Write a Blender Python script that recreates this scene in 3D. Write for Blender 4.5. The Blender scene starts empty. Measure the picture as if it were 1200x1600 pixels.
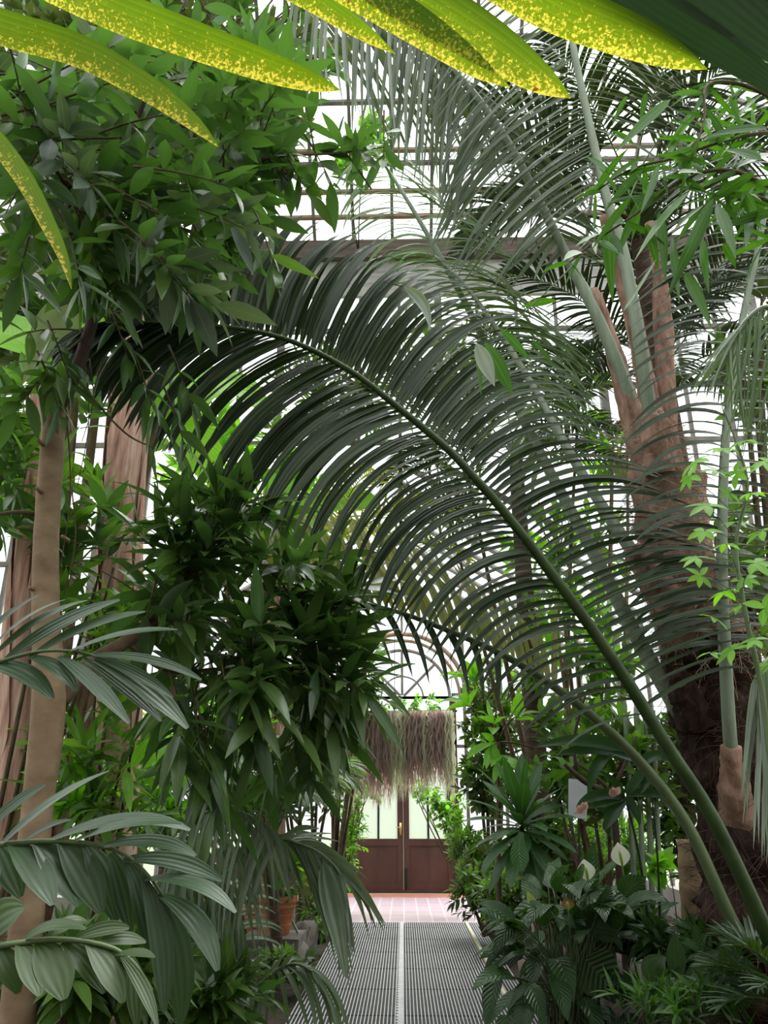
import bpy, math, random
import numpy as np

random.seed(7)
RNG = np.random.default_rng(11)
C = bpy.context.scene.collection
SC = bpy.context.scene

# ------------------------------------------------------------------ camera
F_PX = 1200.0
TH = math.radians(20.93)
PS = math.radians(1.34)
CAM = np.array([0.0, 0.0, 1.5])
FW = np.array([-math.sin(PS) * math.cos(TH), math.cos(PS) * math.cos(TH), math.sin(TH)])
RT = np.array([math.cos(PS), math.sin(PS), 0.0])
UP = np.cross(RT, FW)
Z = np.array([0.0, 0.0, 1.0])

cd = bpy.data.cameras.new('camera')
cd.lens = 27.0
cd.sensor_width = 36.0
cd.sensor_fit = 'AUTO'
cd.clip_start = 0.05
cd.clip_end = 300
cam = bpy.data.objects.new('camera', cd)
cam.location = CAM
cam.rotation_euler = (math.pi / 2 + TH, 0, PS)
C.objects.link(cam)
SC.camera = cam


def P(u, v, y):
    """point seen at photo pixel u, v and standing y metres down the path"""
    u = np.asarray(u, float); v = np.asarray(v, float); y = np.asarray(y, float)
    d = FW + ((u - 600) / F_PX)[..., None] * RT + ((800 - v) / F_PX)[..., None] * UP
    return CAM + d * (y / d[..., 1])[..., None]


def PL(pts):
    a = np.array(pts, float)
    return P(a[:, 0], a[:, 1], a[:, 2])


def mpp(y):
    """metres per pixel near depth y"""
    return y * 1.07 / F_PX


def cat(pts, n):
    """Catmull-Rom resample, any number of columns"""
    p = np.asarray(pts, float)
    p = np.vstack([2 * p[0] - p[1], p, 2 * p[-1] - p[-2]])
    m = len(p) - 3
    t = np.linspace(0, m - 1e-6, n)
    i = t.astype(int); f = (t - i)[:, None]
    a, b, c, d = p[i], p[i + 1], p[i + 2], p[i + 3]
    return 0.5 * (2 * b + (c - a) * f + (2 * a - 5 * b + 4 * c - d) * f ** 2 + (3 * b - a - 3 * c + d) * f ** 3)


def nz(a):
    return a / np.maximum(np.linalg.norm(a, axis=-1, keepdims=True), 1e-9)


# ------------------------------------------------------------------ objects
def tag(o, label=None, cat_=None, group=None, kind=None):
    if label: o['label'] = label
    if cat_: o['category'] = cat_
    if group: o['group'] = group
    if kind: o['kind'] = kind
    return o


def thing(name, label, cat_, loc, group=None, kind=None):
    o = bpy.data.objects.new(name, None)
    o.empty_display_size = 0.1
    o.location = [float(x) for x in loc]
    C.objects.link(o)
    return tag(o, label, cat_, group, kind)


def origin(parent):
    w = np.zeros(3)
    while parent is not None:
        w = w + np.array(parent.location)
        parent = parent.parent
    return w


class MB:
    """collects grids of vertices; build() links them as one mesh object"""
    def __init__(s):
        s.v, s.f, s.uv, s.m, s.n = [], [], [], [], 0

    def grid(s, V, U, closed=False, mat=0):
        """V (N, rows, cols, 3): N strips"""
        N, r, c, _ = V.shape
        idx = s.n + np.arange(N * r * c).reshape(N, r, c)
        if closed:
            a = idx[:, :-1, :]; b = np.roll(idx, -1, 2)[:, :-1, :]
            d = idx[:, 1:, :]; e = np.roll(idx, -1, 2)[:, 1:, :]
        else:
            a = idx[:, :-1, :-1]; b = idx[:, :-1, 1:]
            d = idx[:, 1:, :-1]; e = idx[:, 1:, 1:]
        q = np.stack([a, b, e, d], -1).reshape(-1, 4)
        s.v.append(V.reshape(-1, 3)); s.uv.append(np.broadcast_to(U, (N, r, c, 2)).reshape(-1, 2))
        s.f.append(q); s.m.append(np.full(len(q), mat)); s.n += N * r * c

    def ribbons(s, pos, nrm, W, prof, fold=0.15, mat=0, cols=3, twist=0.0, v0=0.0):
        """pos (N, R, 3) midlines; nrm (N,3) or (N,R,3) hint; W (N,) full widths; prof (R,)"""
        N, R, _ = pos.shape
        tan = nz(np.gradient(pos, axis=1))
        if nrm.ndim == 2: nrm = np.repeat(nrm[:, None], R, 1)
        n = nz(nrm - (nrm * tan).sum(-1, keepdims=True) * tan)
        side = np.cross(tan, n)
        if np.any(np.asarray(twist) != 0):
            t = np.linspace(0, 1, R)[None, :, None] * np.asarray(twist).reshape(-1, 1, 1)
            side, n = side * np.cos(t) + n * np.sin(t), n * np.cos(t) - side * np.sin(t)
        k = np.linspace(-1, 1, cols)
        w = (np.asarray(W)[:, None] * 0.5 * prof[None, :])[..., None]
        V = pos[:, :, None] + side[:, :, None] * (w * k)[..., None] + n[:, :, None] * (w * np.abs(k) * fold)[..., None]
        U = np.stack(np.broadcast_arrays((k * .5 + .5)[None, :], np.linspace(0, 1, R)[:, None]), -1)
        s.grid(V, U, mat=mat)

    def tube(s, pts, rad, sides=8, n=None, mat=0, bump=0.0, caps=True):
        p = np.asarray(pts, float)
        r = np.broadcast_to(np.asarray(rad, float), (len(p),)).astype(float)
        if n:
            pr = cat(np.column_stack([p, r]), n); p, r = pr[:, :3], np.maximum(pr[:, 3], 1e-4)
        tan = nz(np.gradient(p, axis=0))
        ref = np.array([1.0, 0, 0]) if abs(tan[:, 0]).mean() < .8 else np.array([0, 1.0, 0])
        a = nz(np.cross(tan, ref)); b = np.cross(tan, a)
        th = np.linspace(0, 2 * math.pi, sides, endpoint=False)
        rr = r[:, None] * np.ones(sides)
        if bump: rr = rr * (1 + bump * RNG.normal(size=rr.shape))
        V = p[:, None] + rr[..., None] * (np.cos(th)[None, :, None] * a[:, None] + np.sin(th)[None, :, None] * b[:, None])
        if caps:
            V = np.concatenate([np.repeat(p[:1, None], sides, 1), V, np.repeat(p[-1:, None], sides, 1)], 0)
        L = np.linspace(0, 1, len(V))
        U = np.stack(np.broadcast_arrays((th / 6.2832)[None, :], L[:, None]), -1)
        s.grid(V[None], U, closed=True, mat=mat)

    def lathe(s, c, prof, sides=28, mat=0):
        th = np.linspace(0, 2 * math.pi, sides, endpoint=False)
        pr = np.array(prof, float)
        V = np.stack([c[0] + pr[:, :1] * np.cos(th), c[1] + pr[:, :1] * np.sin(th), np.repeat(c[2] + pr[:, 1:], sides, 1)], -1)
        U = np.stack(np.broadcast_arrays((th / 6.2832)[None, :], np.linspace(0, 1, len(pr))[:, None]), -1)
        s.grid(V[None], U, closed=True, mat=mat)

    def box(s, lo, hi, mat=0):
        x0, y0, z0 = lo; x1, y1, z1 = hi
        v = np.array([[x0, y0, z0], [x1, y0, z0], [x1, y1, z0], [x0, y1, z0], [x0, y0, z1], [x1, y0, z1], [x1, y1, z1], [x0, y1, z1]], float)
        f = np.array([[0, 3, 2, 1], [4, 5, 6, 7], [0, 1, 5, 4], [1, 2, 6, 5], [2, 3, 7, 6], [3, 0, 4, 7]]) + s.n
        s.v.append(v); s.f.append(f); s.uv.append(v[:, :2]); s.m.append(np.full(6, mat)); s.n += 8

    def bar(s, a, b, w, h=None, mat=0):
        """square bar from a to b"""
        a = np.array(a, float); b = np.array(b, float); h = h or w
        t = nz(b - a); ref = Z if abs(t[2]) < .9 else np.array([0, 1.0, 0])
        x = nz(np.cross(t, ref)) * w / 2; y = nz(np.cross(x, t)) * h / 2
        v = np.array([p + i * x + j * y for p in (a, b) for i, j in ((-1, -1), (1, -1), (1, 1), (-1, 1))])
        f = np.array([[0, 1, 2, 3], [7, 6, 5, 4], [0, 4, 5, 1], [1, 5, 6, 2], [2, 6, 7, 3], [3, 7, 4, 0]]) + s.n
        s.v.append(v); s.f.append(f); s.uv.append(v[:, :2]); s.m.append(np.full(6, mat)); s.n += 8

    def quad(s, a, b, c, d, mat=0):
        v = np.array([a, b, c, d], float)
        s.v.append(v); s.f.append(np.array([[0, 1, 2, 3]]) + s.n); s.uv.append(np.array([[0, 0], [1, 0], [1, 1], [0, 1.]])); s.m.append(np.zeros(1)); s.n += 4

    def build(s, name, mat, parent=None, smooth=True, label=None):
        if s.n == 0: return None
        v = np.concatenate(s.v) - origin(parent)
        f = np.concatenate(s.f).astype(np.int32); uv = np.concatenate(s.uv)
        me = bpy.data.meshes.new(name)
        me.vertices.add(len(v)); me.vertices.foreach_set('co', v.astype(np.float32).ravel())
        me.loops.add(f.size); me.loops.foreach_set('vertex_index', f.ravel())
        me.polygons.add(len(f))
        me.polygons.foreach_set('loop_start', np.arange(0, f.size, 4, dtype=np.int32))
        me.polygons.foreach_set('loop_total', np.full(len(f), 4, dtype=np.int32))
        me.polygons.foreach_set('material_index', np.concatenate(s.m).astype(np.int32))
        l = me.uv_layers.new(name='UVMap')
        l.data.foreach_set('uv', uv[f.ravel()].astype(np.float32).ravel())
        me.polygons.foreach_set('use_smooth', np.full(len(f), smooth, dtype=bool))
        me.update(calc_edges=True); me.validate()
        for m in (mat if isinstance(mat, (list, tuple)) else [mat]): me.materials.append(m)
        o = bpy.data.objects.new(name, me)
        C.objects.link(o)
        if parent is not None: o.parent = parent
        if label: o['label'] = label
        return o


# ------------------------------------------------------------------ leaf outlines
def prof(kind, R):
    t = np.linspace(0, 1, R)
    if kind == 'ell': w = np.sin(np.pi * t ** 0.85) ** 0.95
    elif kind == 'long': w = np.minimum(1, t / .25 + .45) * np.minimum(1, (1 - t) / .42) ** .85
    elif kind == 'lance': w = (np.sin(np.pi * t ** 0.72)) ** 0.9 * (1 - .15 * t)
    elif kind == 'strap': w = np.minimum(1, (t / .12 + .25)) * np.minimum(1, ((1.0 - t) / .45)) ** .7
    elif kind == 'blade': w = np.minimum(1, (t / .08 + .35)) * (1 - t ** 3) ** .8
    elif kind == 'point': w = np.minimum(1, t / .08 + .35) * (1 - t ** 2.6) ** .9
    elif kind == 'blunt': w = (.30 + .70 * np.sin(np.minimum(1, t / .5) * np.pi / 2)) * np.where(t > .62, 1 - .80 * ((t - .62) / .38) ** 1.6, 1)
    elif kind == 'heart': w = np.sin(np.pi * np.minimum(1, t * .93 + .07) ** .62) ** .85
    elif kind == 'obov': w = np.sin(np.pi * t ** 1.5) ** .8 + .28 * (1 - t) ** 2
    elif kind == 'banana': w = np.minimum(1, t / .1) ** .6 * np.minimum(1, (1 - t) / .18) ** .6
    elif kind == 'tip': w = (1 - t) ** .75
    else: w = np.ones(R)
    return np.maximum(w, .015)


def leafset(mb, base, d, nrm, L, W, kind='ell', R=7, droop=.35, fold=.2, twist=0.0, mat=0, cols=3):
    base = np.asarray(base, float); N = len(base)
    L = np.broadcast_to(np.asarray(L, float), (N,)); W = np.broadcast_to(np.asarray(W, float), (N,))
    dr = np.broadcast_to(np.asarray(droop, float), (N,))
    t = np.linspace(0, 1, R)
    dd = nz(nz(d)[:, None] - dr[:, None, None] * (t ** 1.2)[None, :, None] * Z)
    st = (dd[:, 1:] + dd[:, :-1]) * .5 * (L / (R - 1))[:, None, None]
    pos = base[:, None] + np.concatenate([np.zeros((N, 1, 3)), np.cumsum(st, 1)], 1)
    mb.ribbons(pos, nrm, W, prof(kind, R), fold, mat, cols, twist)


def bez(a, c, b, R):
    t = np.linspace(0, 1, R)[None, :, None]
    return a[:, None] * (1 - t) ** 2 + 2 * c[:, None] * t * (1 - t) + b[:, None] * t ** 2


def rdir(n, up=0.0):
    v = RNG.normal(size=(n, 3)); v[:, 2] += up
    return nz(v)


def twig_leaves(mb, a, b, n, L, W, kind='ell', start=.35, droop=.4, spread=1.0, wood=None, wr=.004, up=.3, fold=.22, R=7):
    """leaves spiralling round a twig from a to b, thickest at its end"""
    a = np.asarray(a, float); b = np.asarray(b, float)
    ax = nz(b - a)
    t = start + (1 - start) * np.linspace(0, 1, n) ** .7
    m = (a + b) / 2 + Z * np.linalg.norm(b - a) * .08
    base = a * ((1 - t) ** 2)[:, None] + m * (2 * t * (1 - t))[:, None] + b * (t ** 2)[:, None]
    ph = np.arange(n) * 2.4 + RNG.uniform(0, 6)
    r1 = nz(np.cross(ax, Z + .01)); r2 = np.cross(r1, ax)
    out = r1 * np.cos(ph)[:, None] + r2 * np.sin(ph)[:, None]
    d = nz(out * spread + ax * (.35 + .9 * t[:, None]) + RNG.normal(size=(n, 3)) * .18 + Z * up * .5)
    nr = nz(Z * 1.0 + ax * .3 + RNG.normal(size=(n, 3)) * .35)
    s = RNG.uniform(.72, 1.12, n)
    leafset(mb, base, d, nr, L * s, W * s, kind, R, droop * RNG.uniform(.4, 1.5, n), fold, RNG.normal(size=n) * .25)
    if wood is not None:
        wood.tube(bez(a[None], m[None], b[None], 5)[0], [wr * 1.5, wr * 1.3, wr, wr * .8, wr * .5], 5, caps=False)


# ------------------------------------------------------------------ materials
def mat_new(name):
    m = bpy.data.materials.new(name); m.use_nodes = True
    nt = m.node_tree; nt.nodes.clear()
    return m, nt, nt.nodes, nt.links


def node(nt, t, **kw):
    n = nt.nodes.new(t)
    for k, v in kw.items():
        if k in n.inputs: n.inputs[k].default_value = v
        else: setattr(n, k, v)
    return n


def math_(nt, op, a, b=None):
    n = nt.nodes.new('ShaderNodeMath'); n.operation = op
    for i, x in enumerate((a, b)):
        if x is None: continue
        if isinstance(x, (int, float)): n.inputs[i].default_value = x
        else: nt.links.new(x, n.inputs[i])
    return n.outputs[0]


def mixc(nt, fac, a, b, mode='MIX'):
    n = nt.nodes.new('ShaderNodeMix'); n.data_type = 'RGBA'; n.blend_type = mode
    for i, x in ((0, fac), (6, a), (7, b)):
        if isinstance(x, (int, float)): n.inputs[i].default_value = x
        elif isinstance(x, (tuple, list)): n.inputs[i].default_value = (*x[:3], 1)
        else: nt.links.new(x, n.inputs[i])
    return n.outputs[2]


def ramp(nt, x, stops):
    n = nt.nodes.new('ShaderNodeValToRGB')
    while len(n.color_ramp.elements) < len(stops): n.color_ramp.elements.new(.5)
    for e, (p, c) in zip(n.color_ramp.elements, stops):
        e.position = p; e.color = (*c, 1) if len(c) == 3 else c
    nt.links.new(x, n.inputs[0])
    return n.outputs[0]


def noise(nt, scale, detail=3, vec=None, rough=.55):
    n = node(nt, 'ShaderNodeTexNoise', Scale=scale, Detail=detail, Roughness=rough)
    if vec is None:
        t = nt.nodes.new('ShaderNodeTexCoord'); vec = t.outputs['Object']
    nt.links.new(vec, n.inputs['Vector'])
    return n.outputs['Fac']


def leaf_mat(name, c1, c2, rough=.38, trans=.3, tcol=None, rib=None, ribw=.035, pleat=0, veins=0, spots=None, back=None, spec=.5, bump=.3):
    m, nt, N, L = mat_new(name)
    geo = N.new('ShaderNodeNewGeometry')
    uv = N.new('ShaderNodeUVMap'); sep = N.new('ShaderNodeSeparateXYZ'); L.new(uv.outputs[0], sep.inputs[0])
    col = mixc(nt, geo.outputs['Random Per Island'], c1, c2)
    nv = noise(nt, 9, 2)
    col = mixc(nt, math_(nt, 'MULTIPLY', nv, .45), col, tuple(x * 1.9 for x in c2))
    du = math_(nt, 'ABSOLUTE', math_(nt, 'SUBTRACT', sep.outputs[0], .5))
    height = None
    if veins:
        w = math_(nt, 'SINE', math_(nt, 'MULTIPLY', math_(nt, 'SUBTRACT', sep.outputs[1], math_(nt, 'MULTIPLY', du, .5)), veins * 6.283))
        height = w
    if pleat:
        w = math_(nt, 'SINE', math_(nt, 'MULTIPLY', sep.outputs[0], pleat * 6.283))
        height = w
        col = mixc(nt, math_(nt, 'MULTIPLY', math_(nt, 'ADD', w, 1), .12), col, tuple(x * .45 for x in c1))
    if rib:
        f = math_(nt, 'LESS_THAN', du, ribw)
        col = mixc(nt, math_(nt, 'MULTIPLY', f, .7), col, rib)
    if spots:
        # yellow chlorosis speckle, denser towards one margin and the tip
        t = N.new('ShaderNodeTexCoord')
        v1 = node(nt, 'ShaderNodeTexNoise', Scale=150, Detail=5, Roughness=.7); L.new(t.outputs['Object'], v1.inputs['Vector'])
        v2 = node(nt, 'ShaderNodeTexNoise', Scale=14, Detail=3); L.new(t.outputs['Object'], v2.inputs['Vector'])
        edge = math_(nt, 'ADD', math_(nt, 'MULTIPLY', sep.outputs[0], spots[0]), math_(nt, 'MULTIPLY', sep.outputs[1], .28))
        k = math_(nt, 'ADD', math_(nt, 'ADD', math_(nt, 'MULTIPLY', v2.outputs[0], .55), edge), -.52)
        yel = ramp(nt, k, [(.05, (0, 0, 0)), (.75, (.6, .6, .6))])
        col = mixc(nt, yel, col, (.24, .27, .012))
        f = math_(nt, 'ADD', v1.outputs[0], math_(nt, 'MULTIPLY', k, .30))
        sp = ramp(nt, f, [(.66, (0, 0, 0)), (.72, (1, 1, 1))])
        col = mixc(nt, sp, col, (.72, .58, .14))
        v3 = noise(nt, 30, 2)
        br = ramp(nt, math_(nt, 'ADD', v3, math_(nt, 'MULTIPLY', k, .1)), [(.77, (0, 0, 0)), (.80, (1, 1, 1))])
        col = mixc(nt, br, col, (.20, .07, .01))
        # fine dark parallel nerves
        nv = math_(nt, 'GREATER_THAN', math_(nt, 'SINE', math_(nt, 'MULTIPLY', sep.outputs[0], 12 * 6.283)), .8)
        col = mixc(nt, math_(nt, 'MULTIPLY', nv, .22), col, (.03, .08, .003))
    if back:
        col = mixc(nt, math_(nt, 'MULTIPLY', geo.outputs['Backfacing'], .8), col, back)
    pb = node(nt, 'ShaderNodeBsdfPrincipled', Roughness=rough)
    pb.inputs['Specular IOR Level'].default_value = spec
    L.new(col, pb.inputs['Base Color'])
    if height is not None:
        b = node(nt, 'ShaderNodeBump', Strength=bump, Distance=.004); L.new(height, b.inputs['Height']); L.new(b.outputs[0], pb.inputs['Normal'])
    tr = N.new('ShaderNodeBsdfTranslucent')
    tc = mixc(nt, 1.0, col, tcol or (1.9, 2.1, .7), 'MULTIPLY')
    L.new(tc, tr.inputs[0])
    mx = node(nt, 'ShaderNodeMixShader'); mx.inputs[0].default_value = trans
    L.new(pb.outputs[0], mx.inputs[1]); L.new(tr.outputs[0], mx.inputs[2])
    o = N.new('ShaderNodeOutputMaterial'); L.new(mx.outputs[0], o.inputs[0])
    return m


def surf_mat(name, stops, scale=6, stretch=(1, 1, 1), rough=.8, bump=.4, dist=.01, spec=.3, detail=5, metallic=0):
    m, nt, N, L = mat_new(name)
    t = N.new('ShaderNodeTexCoord'); mp = N.new('ShaderNodeMapping'); mp.inputs['Scale'].default_value = stretch
    L.new(t.outputs['Object'], mp.inputs[0])
    n = noise(nt, scale, detail, mp.outputs[0], .6)
    col = ramp(nt, n, stops)
    pb = node(nt, 'ShaderNodeBsdfPrincipled', Roughness=rough, Metallic=metallic)
    pb.inputs['Specular IOR Level'].default_value = spec
    L.new(col, pb.inputs['Base Color'])
    b = node(nt, 'ShaderNodeBump', Strength=bump, Distance=dist); L.new(n, b.inputs['Height']); L.new(b.outputs[0], pb.inputs['Normal'])
    o = N.new('ShaderNodeOutputMaterial'); L.new(pb.outputs[0], o.inputs[0])
    return m


def glass_mat(name, tint=(1, 1, 1), gloss=.06, frost=0.0, fcol=(.8, .85, .75)):
    m, nt, N, L = mat_new(name)
    tr = N.new('ShaderNodeBsdfTransparent'); tr.inputs[0].default_value = (*tint, 1)
    gl = node(nt, 'ShaderNodeBsdfGlossy', Roughness=.05)
    mx = node(nt, 'ShaderNodeMixShader'); mx.inputs[0].default_value = gloss
    L.new(tr.outputs[0], mx.inputs[1]); L.new(gl.outputs[0], mx.inputs[2])
    out = mx.outputs[0]
    if frost:
        tl = N.new('ShaderNodeBsdfTranslucent'); tl.inputs[0].default_value = (*fcol, 1)
        m2 = node(nt, 'ShaderNodeMixShader'); m2.inputs[0].default_value = frost
        L.new(out, m2.inputs[1]); L.new(tl.outputs[0], m2.inputs[2]); out = m2.outputs[0]
    o = N.new('ShaderNodeOutputMaterial'); L.new(out, o.inputs[0])
    return m


M = {}
M['ficus'] = leaf_mat('ficus leaf', (.011, .030, .010), (.080, .148, .026), .30, .34, rib=(.10, .22, .06), ribw=.03, back=(.06, .13, .05))
M['sheen'] = leaf_mat('ficus leaf with grey sheen colour', (.040, .070, .050), (.095, .130, .105), .32, .22, rib=(.14, .2, .13), ribw=.03)  # grey sky sheen put into the leaf colour
M['lance'] = leaf_mat('narrow ficus leaf', (.020, .050, .018), (.088, .148, .042), .27, .32, rib=(.10, .20, .06), ribw=.045, back=(.045, .10, .04))
M['lime'] = leaf_mat('bright young leaf', (.075, .21, .018), (.18, .38, .04), .42, .45, rib=(.25, .45, .1))
M['mid'] = leaf_mat('mid green leaf', (.036, .092, .020), (.105, .195, .038), .40, .4, rib=(.13, .26, .06))
M['dark'] = leaf_mat('dark shrub leaf', (.022, .055, .018), (.06, .10, .03), .42, .25, rib=(.09, .15, .05), back=(.09, .11, .05))
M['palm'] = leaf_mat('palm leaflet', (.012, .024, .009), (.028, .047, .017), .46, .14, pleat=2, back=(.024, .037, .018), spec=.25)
M['palmhigh'] = leaf_mat('sunlit palm leaflet', (.040, .062, .034), (.085, .115, .068), .42, .32, pleat=2)  # lighter copy of the palm leaflet, light put into its colour
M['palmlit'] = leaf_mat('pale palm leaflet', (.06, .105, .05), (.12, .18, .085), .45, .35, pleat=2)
M['broad'] = leaf_mat('broad palm leaflet', (.026, .056, .027), (.044, .081, .035), .36, .18, pleat=4, back=(.055, .10, .022), bump=.12)
M['olive'] = leaf_mat('olive palm leaflet', (.022, .048, .010), (.040, .075, .014), .4, .22, pleat=4, bump=.12)  # olive copy of broad: dim backlit underside put into the colour
M['kentia'] = leaf_mat('drooping palm leaflet', (.062, .105, .058), (.125, .175, .105), .30, .24, pleat=3, spec=.7)
M['grey'] = leaf_mat('grey palm leaflet', (.17, .21, .18), (.27, .31, .28), .5, .2, pleat=2)
M['yellow'] = leaf_mat('speckled palm blade', (.085, .165, .006), (.12, .205, .008), .5, .55, tcol=(1.5, 1.5, .6), pleat=6, spots=(.75,), bump=.2)
M['deep'] = leaf_mat('dark palm blade', (.010, .036, .006), (.014, .046, .008), .5, .12, pleat=6, bump=.2)
M['bamboo'] = leaf_mat('long lance leaf', (.022, .070, .012), (.056, .145, .018), .42, .33, rib=(.10, .22, .03), ribw=.03, pleat=3, bump=.1)
M['lily'] = leaf_mat('peace lily leaf', (.016, .046, .017), (.036, .082, .025), .26, .22, rib=(.06, .13, .05), ribw=.02, veins=9, bump=.5)
M['drac'] = leaf_mat('rosette leaf', (.025, .072, .022), (.040, .108, .028), .35, .25, rib=(.10, .20, .09), ribw=.04, veins=10)
M['banana'] = leaf_mat('banana leaf', (.10, .24, .012), (.16, .34, .02), .45, .5, rib=(.25, .42, .08), ribw=.02, veins=22)
M['gold'] = leaf_mat('yellow-tinged palm leaflet', (.04, .075, .02), (.26, .25, .05), .5, .5, pleat=2)
M['cord'] = leaf_mat('strap leaf', (.012, .04, .014), (.025, .07, .02), .35, .22, rib=(.03, .08, .03))
M['white'] = leaf_mat('white spathe', (.78, .78, .70), (.82, .82, .76), .5, .35, tcol=(1, 1, .95), spec=.2)
M['bud'] = leaf_mat('yellow green bud', (.42, .55, .16), (.5, .6, .2), .5, .4, tcol=(1, 1, .6))
M['dead'] = leaf_mat('dead leaf', (.30, .15, .06), (.36, .19, .09), .7, .2, tcol=(1, .8, .5))
M['pink'] = leaf_mat('pink petal', (.70, .48, .42), (.80, .60, .55), .5, .3, tcol=(1, .8, .8))
M['moss'] = leaf_mat('hanging moss', (.42, .32, .31), (.52, .42, .40), .9, .5, tcol=(1.2, 1.1, 1), spec=.05)
M['mossg'] = leaf_mat('pale moss', (.46, .45, .37), (.58, .57, .48), .9, .5, tcol=(1.2, 1.2, 1), spec=.05)
M['stem'] = surf_mat('green petiole', [(.3, (.085, .125, .055)), (.7, (.15, .20, .095))], 5, (2, 2, .4), .4, .1)
M['rachis'] = surf_mat('dark rachis', [(.3, (.024, .042, .012)), (.7, (.055, .095, .028))], 8, (1, 1, 1), .45, .1)
M['petiole'] = surf_mat('pale petiole', [(.25, (.17, .20, .14)), (.6, (.27, .32, .235)), (.9, (.36, .38, .30))], 4, (6, 6, .5), .55, .15)
M['bark'] = surf_mat('smooth pale bark', [(.2, (.15, .095, .055)), (.5, (.26, .175, .105)), (.8, (.37, .27, .175))], 7, (1, 1, 1.6), .8, .35, .006)
M['darkbark'] = surf_mat('dark bark', [(.3, (.030, .018, .014)), (.7, (.085, .05, .038))], 14, (1, 1, .6), .85, .6)
M['twig'] = surf_mat('twig bark', [(.3, (.06, .038, .022)), (.7, (.16, .11, .065))], 20, (1, 1, .5), .8, .4)
M['fibre'] = surf_mat('fibrous palm bark', [(.25, (.12, .06, .048)), (.5, (.36, .215, .165)), (.75, (.55, .36, .29))], 16, (1, 1, .35), .95, 1.0, .02, .1)
M['oldhair'] = surf_mat('old palm fibre with shade in colour', [(.3, (.05, .032, .025)), (.7, (.17, .11, .085))], 3, (1, 1, 1), .9, 0, spec=.1)
M['hair'] = surf_mat('palm fibre', [(.3, (.24, .14, .105)), (.7, (.56, .40, .30))], 3, (1, 1, 1), .9, 0, spec=.1)
M['oldfibre'] = surf_mat('old palm bark with shade in colour', [(.3, (.018, .011, .009)), (.55, (.055, .032, .026)), (.8, (.13, .08, .062))], 18, (1, 1, .35), .95, 1.0, .02, .1)  # dark old fibre, plus the shade at the trunk foot in the colour
M['ring'] = surf_mat('ringed palm bark', [(.3, (.045, .026, .02)), (.55, (.10, .06, .045)), (.8, (.19, .13, .10))], 5, (1, 1, 9), .9, .6, .01)
M['pseudo'] = surf_mat('banana sheath', [(.25, (.13, .055, .04)), (.45, (.46, .25, .19)), (.6, (.62, .41, .32)), (.8, (.75, .58, .47))], 3.2, (7, 7, .5), .75, .5, .012)
M['terra'] = surf_mat('terracotta', [(.3, (.50, .17, .075)), (.7, (.64, .26, .13))], 10, (1, 1, 1), .85, .15, .004)
M['rock'] = surf_mat('grey stone', [(.25, (.06, .055, .05)), (.55, (.16, .145, .125)), (.8, (.30, .27, .24))], 7, (1, 1, 1), .9, .8, .02)
M['pinkrock'] = surf_mat('warm kerb stone', [(.25, (.13, .10, .085)), (.55, (.24, .185, .155)), (.8, (.36, .29, .25))], 7, (1, 1, 1), .9, .6, .02)
M['soil'] = surf_mat('soil', [(.3, (.020, .014, .010)), (.7, (.06, .042, .030))], 12, (1, 1, 1), .95, 1, .03)
M['frame'] = surf_mat('painted glazing bar', [(.3, (.16, .14, .135)), (.7, (.30, .27, .255))], 4, (1, 1, 1), .7, .1)
M['rust'] = surf_mat('rusted purlin', [(.35, (.30, .27, .25)), (.6, (.35, .20, .12)), (.8, (.45, .30, .18))], 3, (1, 1, 1), .8, .2)
M['beam'] = surf_mat('weathered beam', [(.3, (.10, .075, .065)), (.7, (.22, .17, .15))], 5, (.4, 4, 4), .85, .3)
M['board'] = surf_mat('whitewashed board', [(.3, (.38, .35, .34)), (.7, (.58, .55, .54))], 5, (.6, 3, 3), .85, .3)
M['door'] = surf_mat('brown door paint', [(.3, (.075, .036, .028)), (.7, (.115, .058, .045))], 3, (1, 1, .3), .5, .1)
M['rubber'] = surf_mat('dark rubber', [(.3, (.010, .010, .012)), (.7, (.024, .023, .027))], 8, (1, 1, 1), .6, .1)
M['rib'] = surf_mat('pale mat rib', [(.3, (.50, .48, .48)), (.7, (.68, .66, .66))], 5, (1, 1, 1), .45, .05)
M['strip'] = surf_mat('metal joint strip', [(.3, (.45, .44, .46)), (.7, (.62, .60, .62))], 14, (1, 1, 1), .4, .2)
M['cream'] = surf_mat('cream edging', [(.3, (.66, .60, .42)), (.7, (.78, .73, .56))], 6, (1, 1, 1), .6, .1)
M['brass'] = surf_mat('brass', [(.3, (.55, .38, .14)), (.7, (.70, .52, .22))], 8, (1, 1, 1), .35, .05, metallic=.8)
M['black'] = surf_mat('black metal', [(.3, (.01, .01, .012)), (.7, (.025, .025, .028))], 8, (1, 1, 1), .5, .05)
M['plaster'] = surf_mat('plinth plaster', [(.3, (.26, .24, .22)), (.7, (.38, .36, .33))], 5, (1, 1, 1), .9, .3)
M['paper'] = surf_mat('white card', [(.3, (.72, .74, .82)), (.7, (.80, .82, .88))], 2, (1, 1, 1), .6, 0)
M['ink'] = surf_mat('printed ink', [(.3, (.08, .08, .09)), (.7, (.12, .12, .13))], 2, (1, 1, 1), .7, 0)
M['glass'] = glass_mat('greenhouse glass', (.96, .98, .97), .04, .10, (.9, .92, .9))
M['frost'] = glass_mat('frosted door glass', (.66, .70, .62), .05, .85, (.42, .45, .38))
M['outside'] = surf_mat('lawn outside', [(.3, (.16, .22, .11)), (.7, (.26, .32, .18))], 3, (1, 1, 1), .95, .2)


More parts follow.
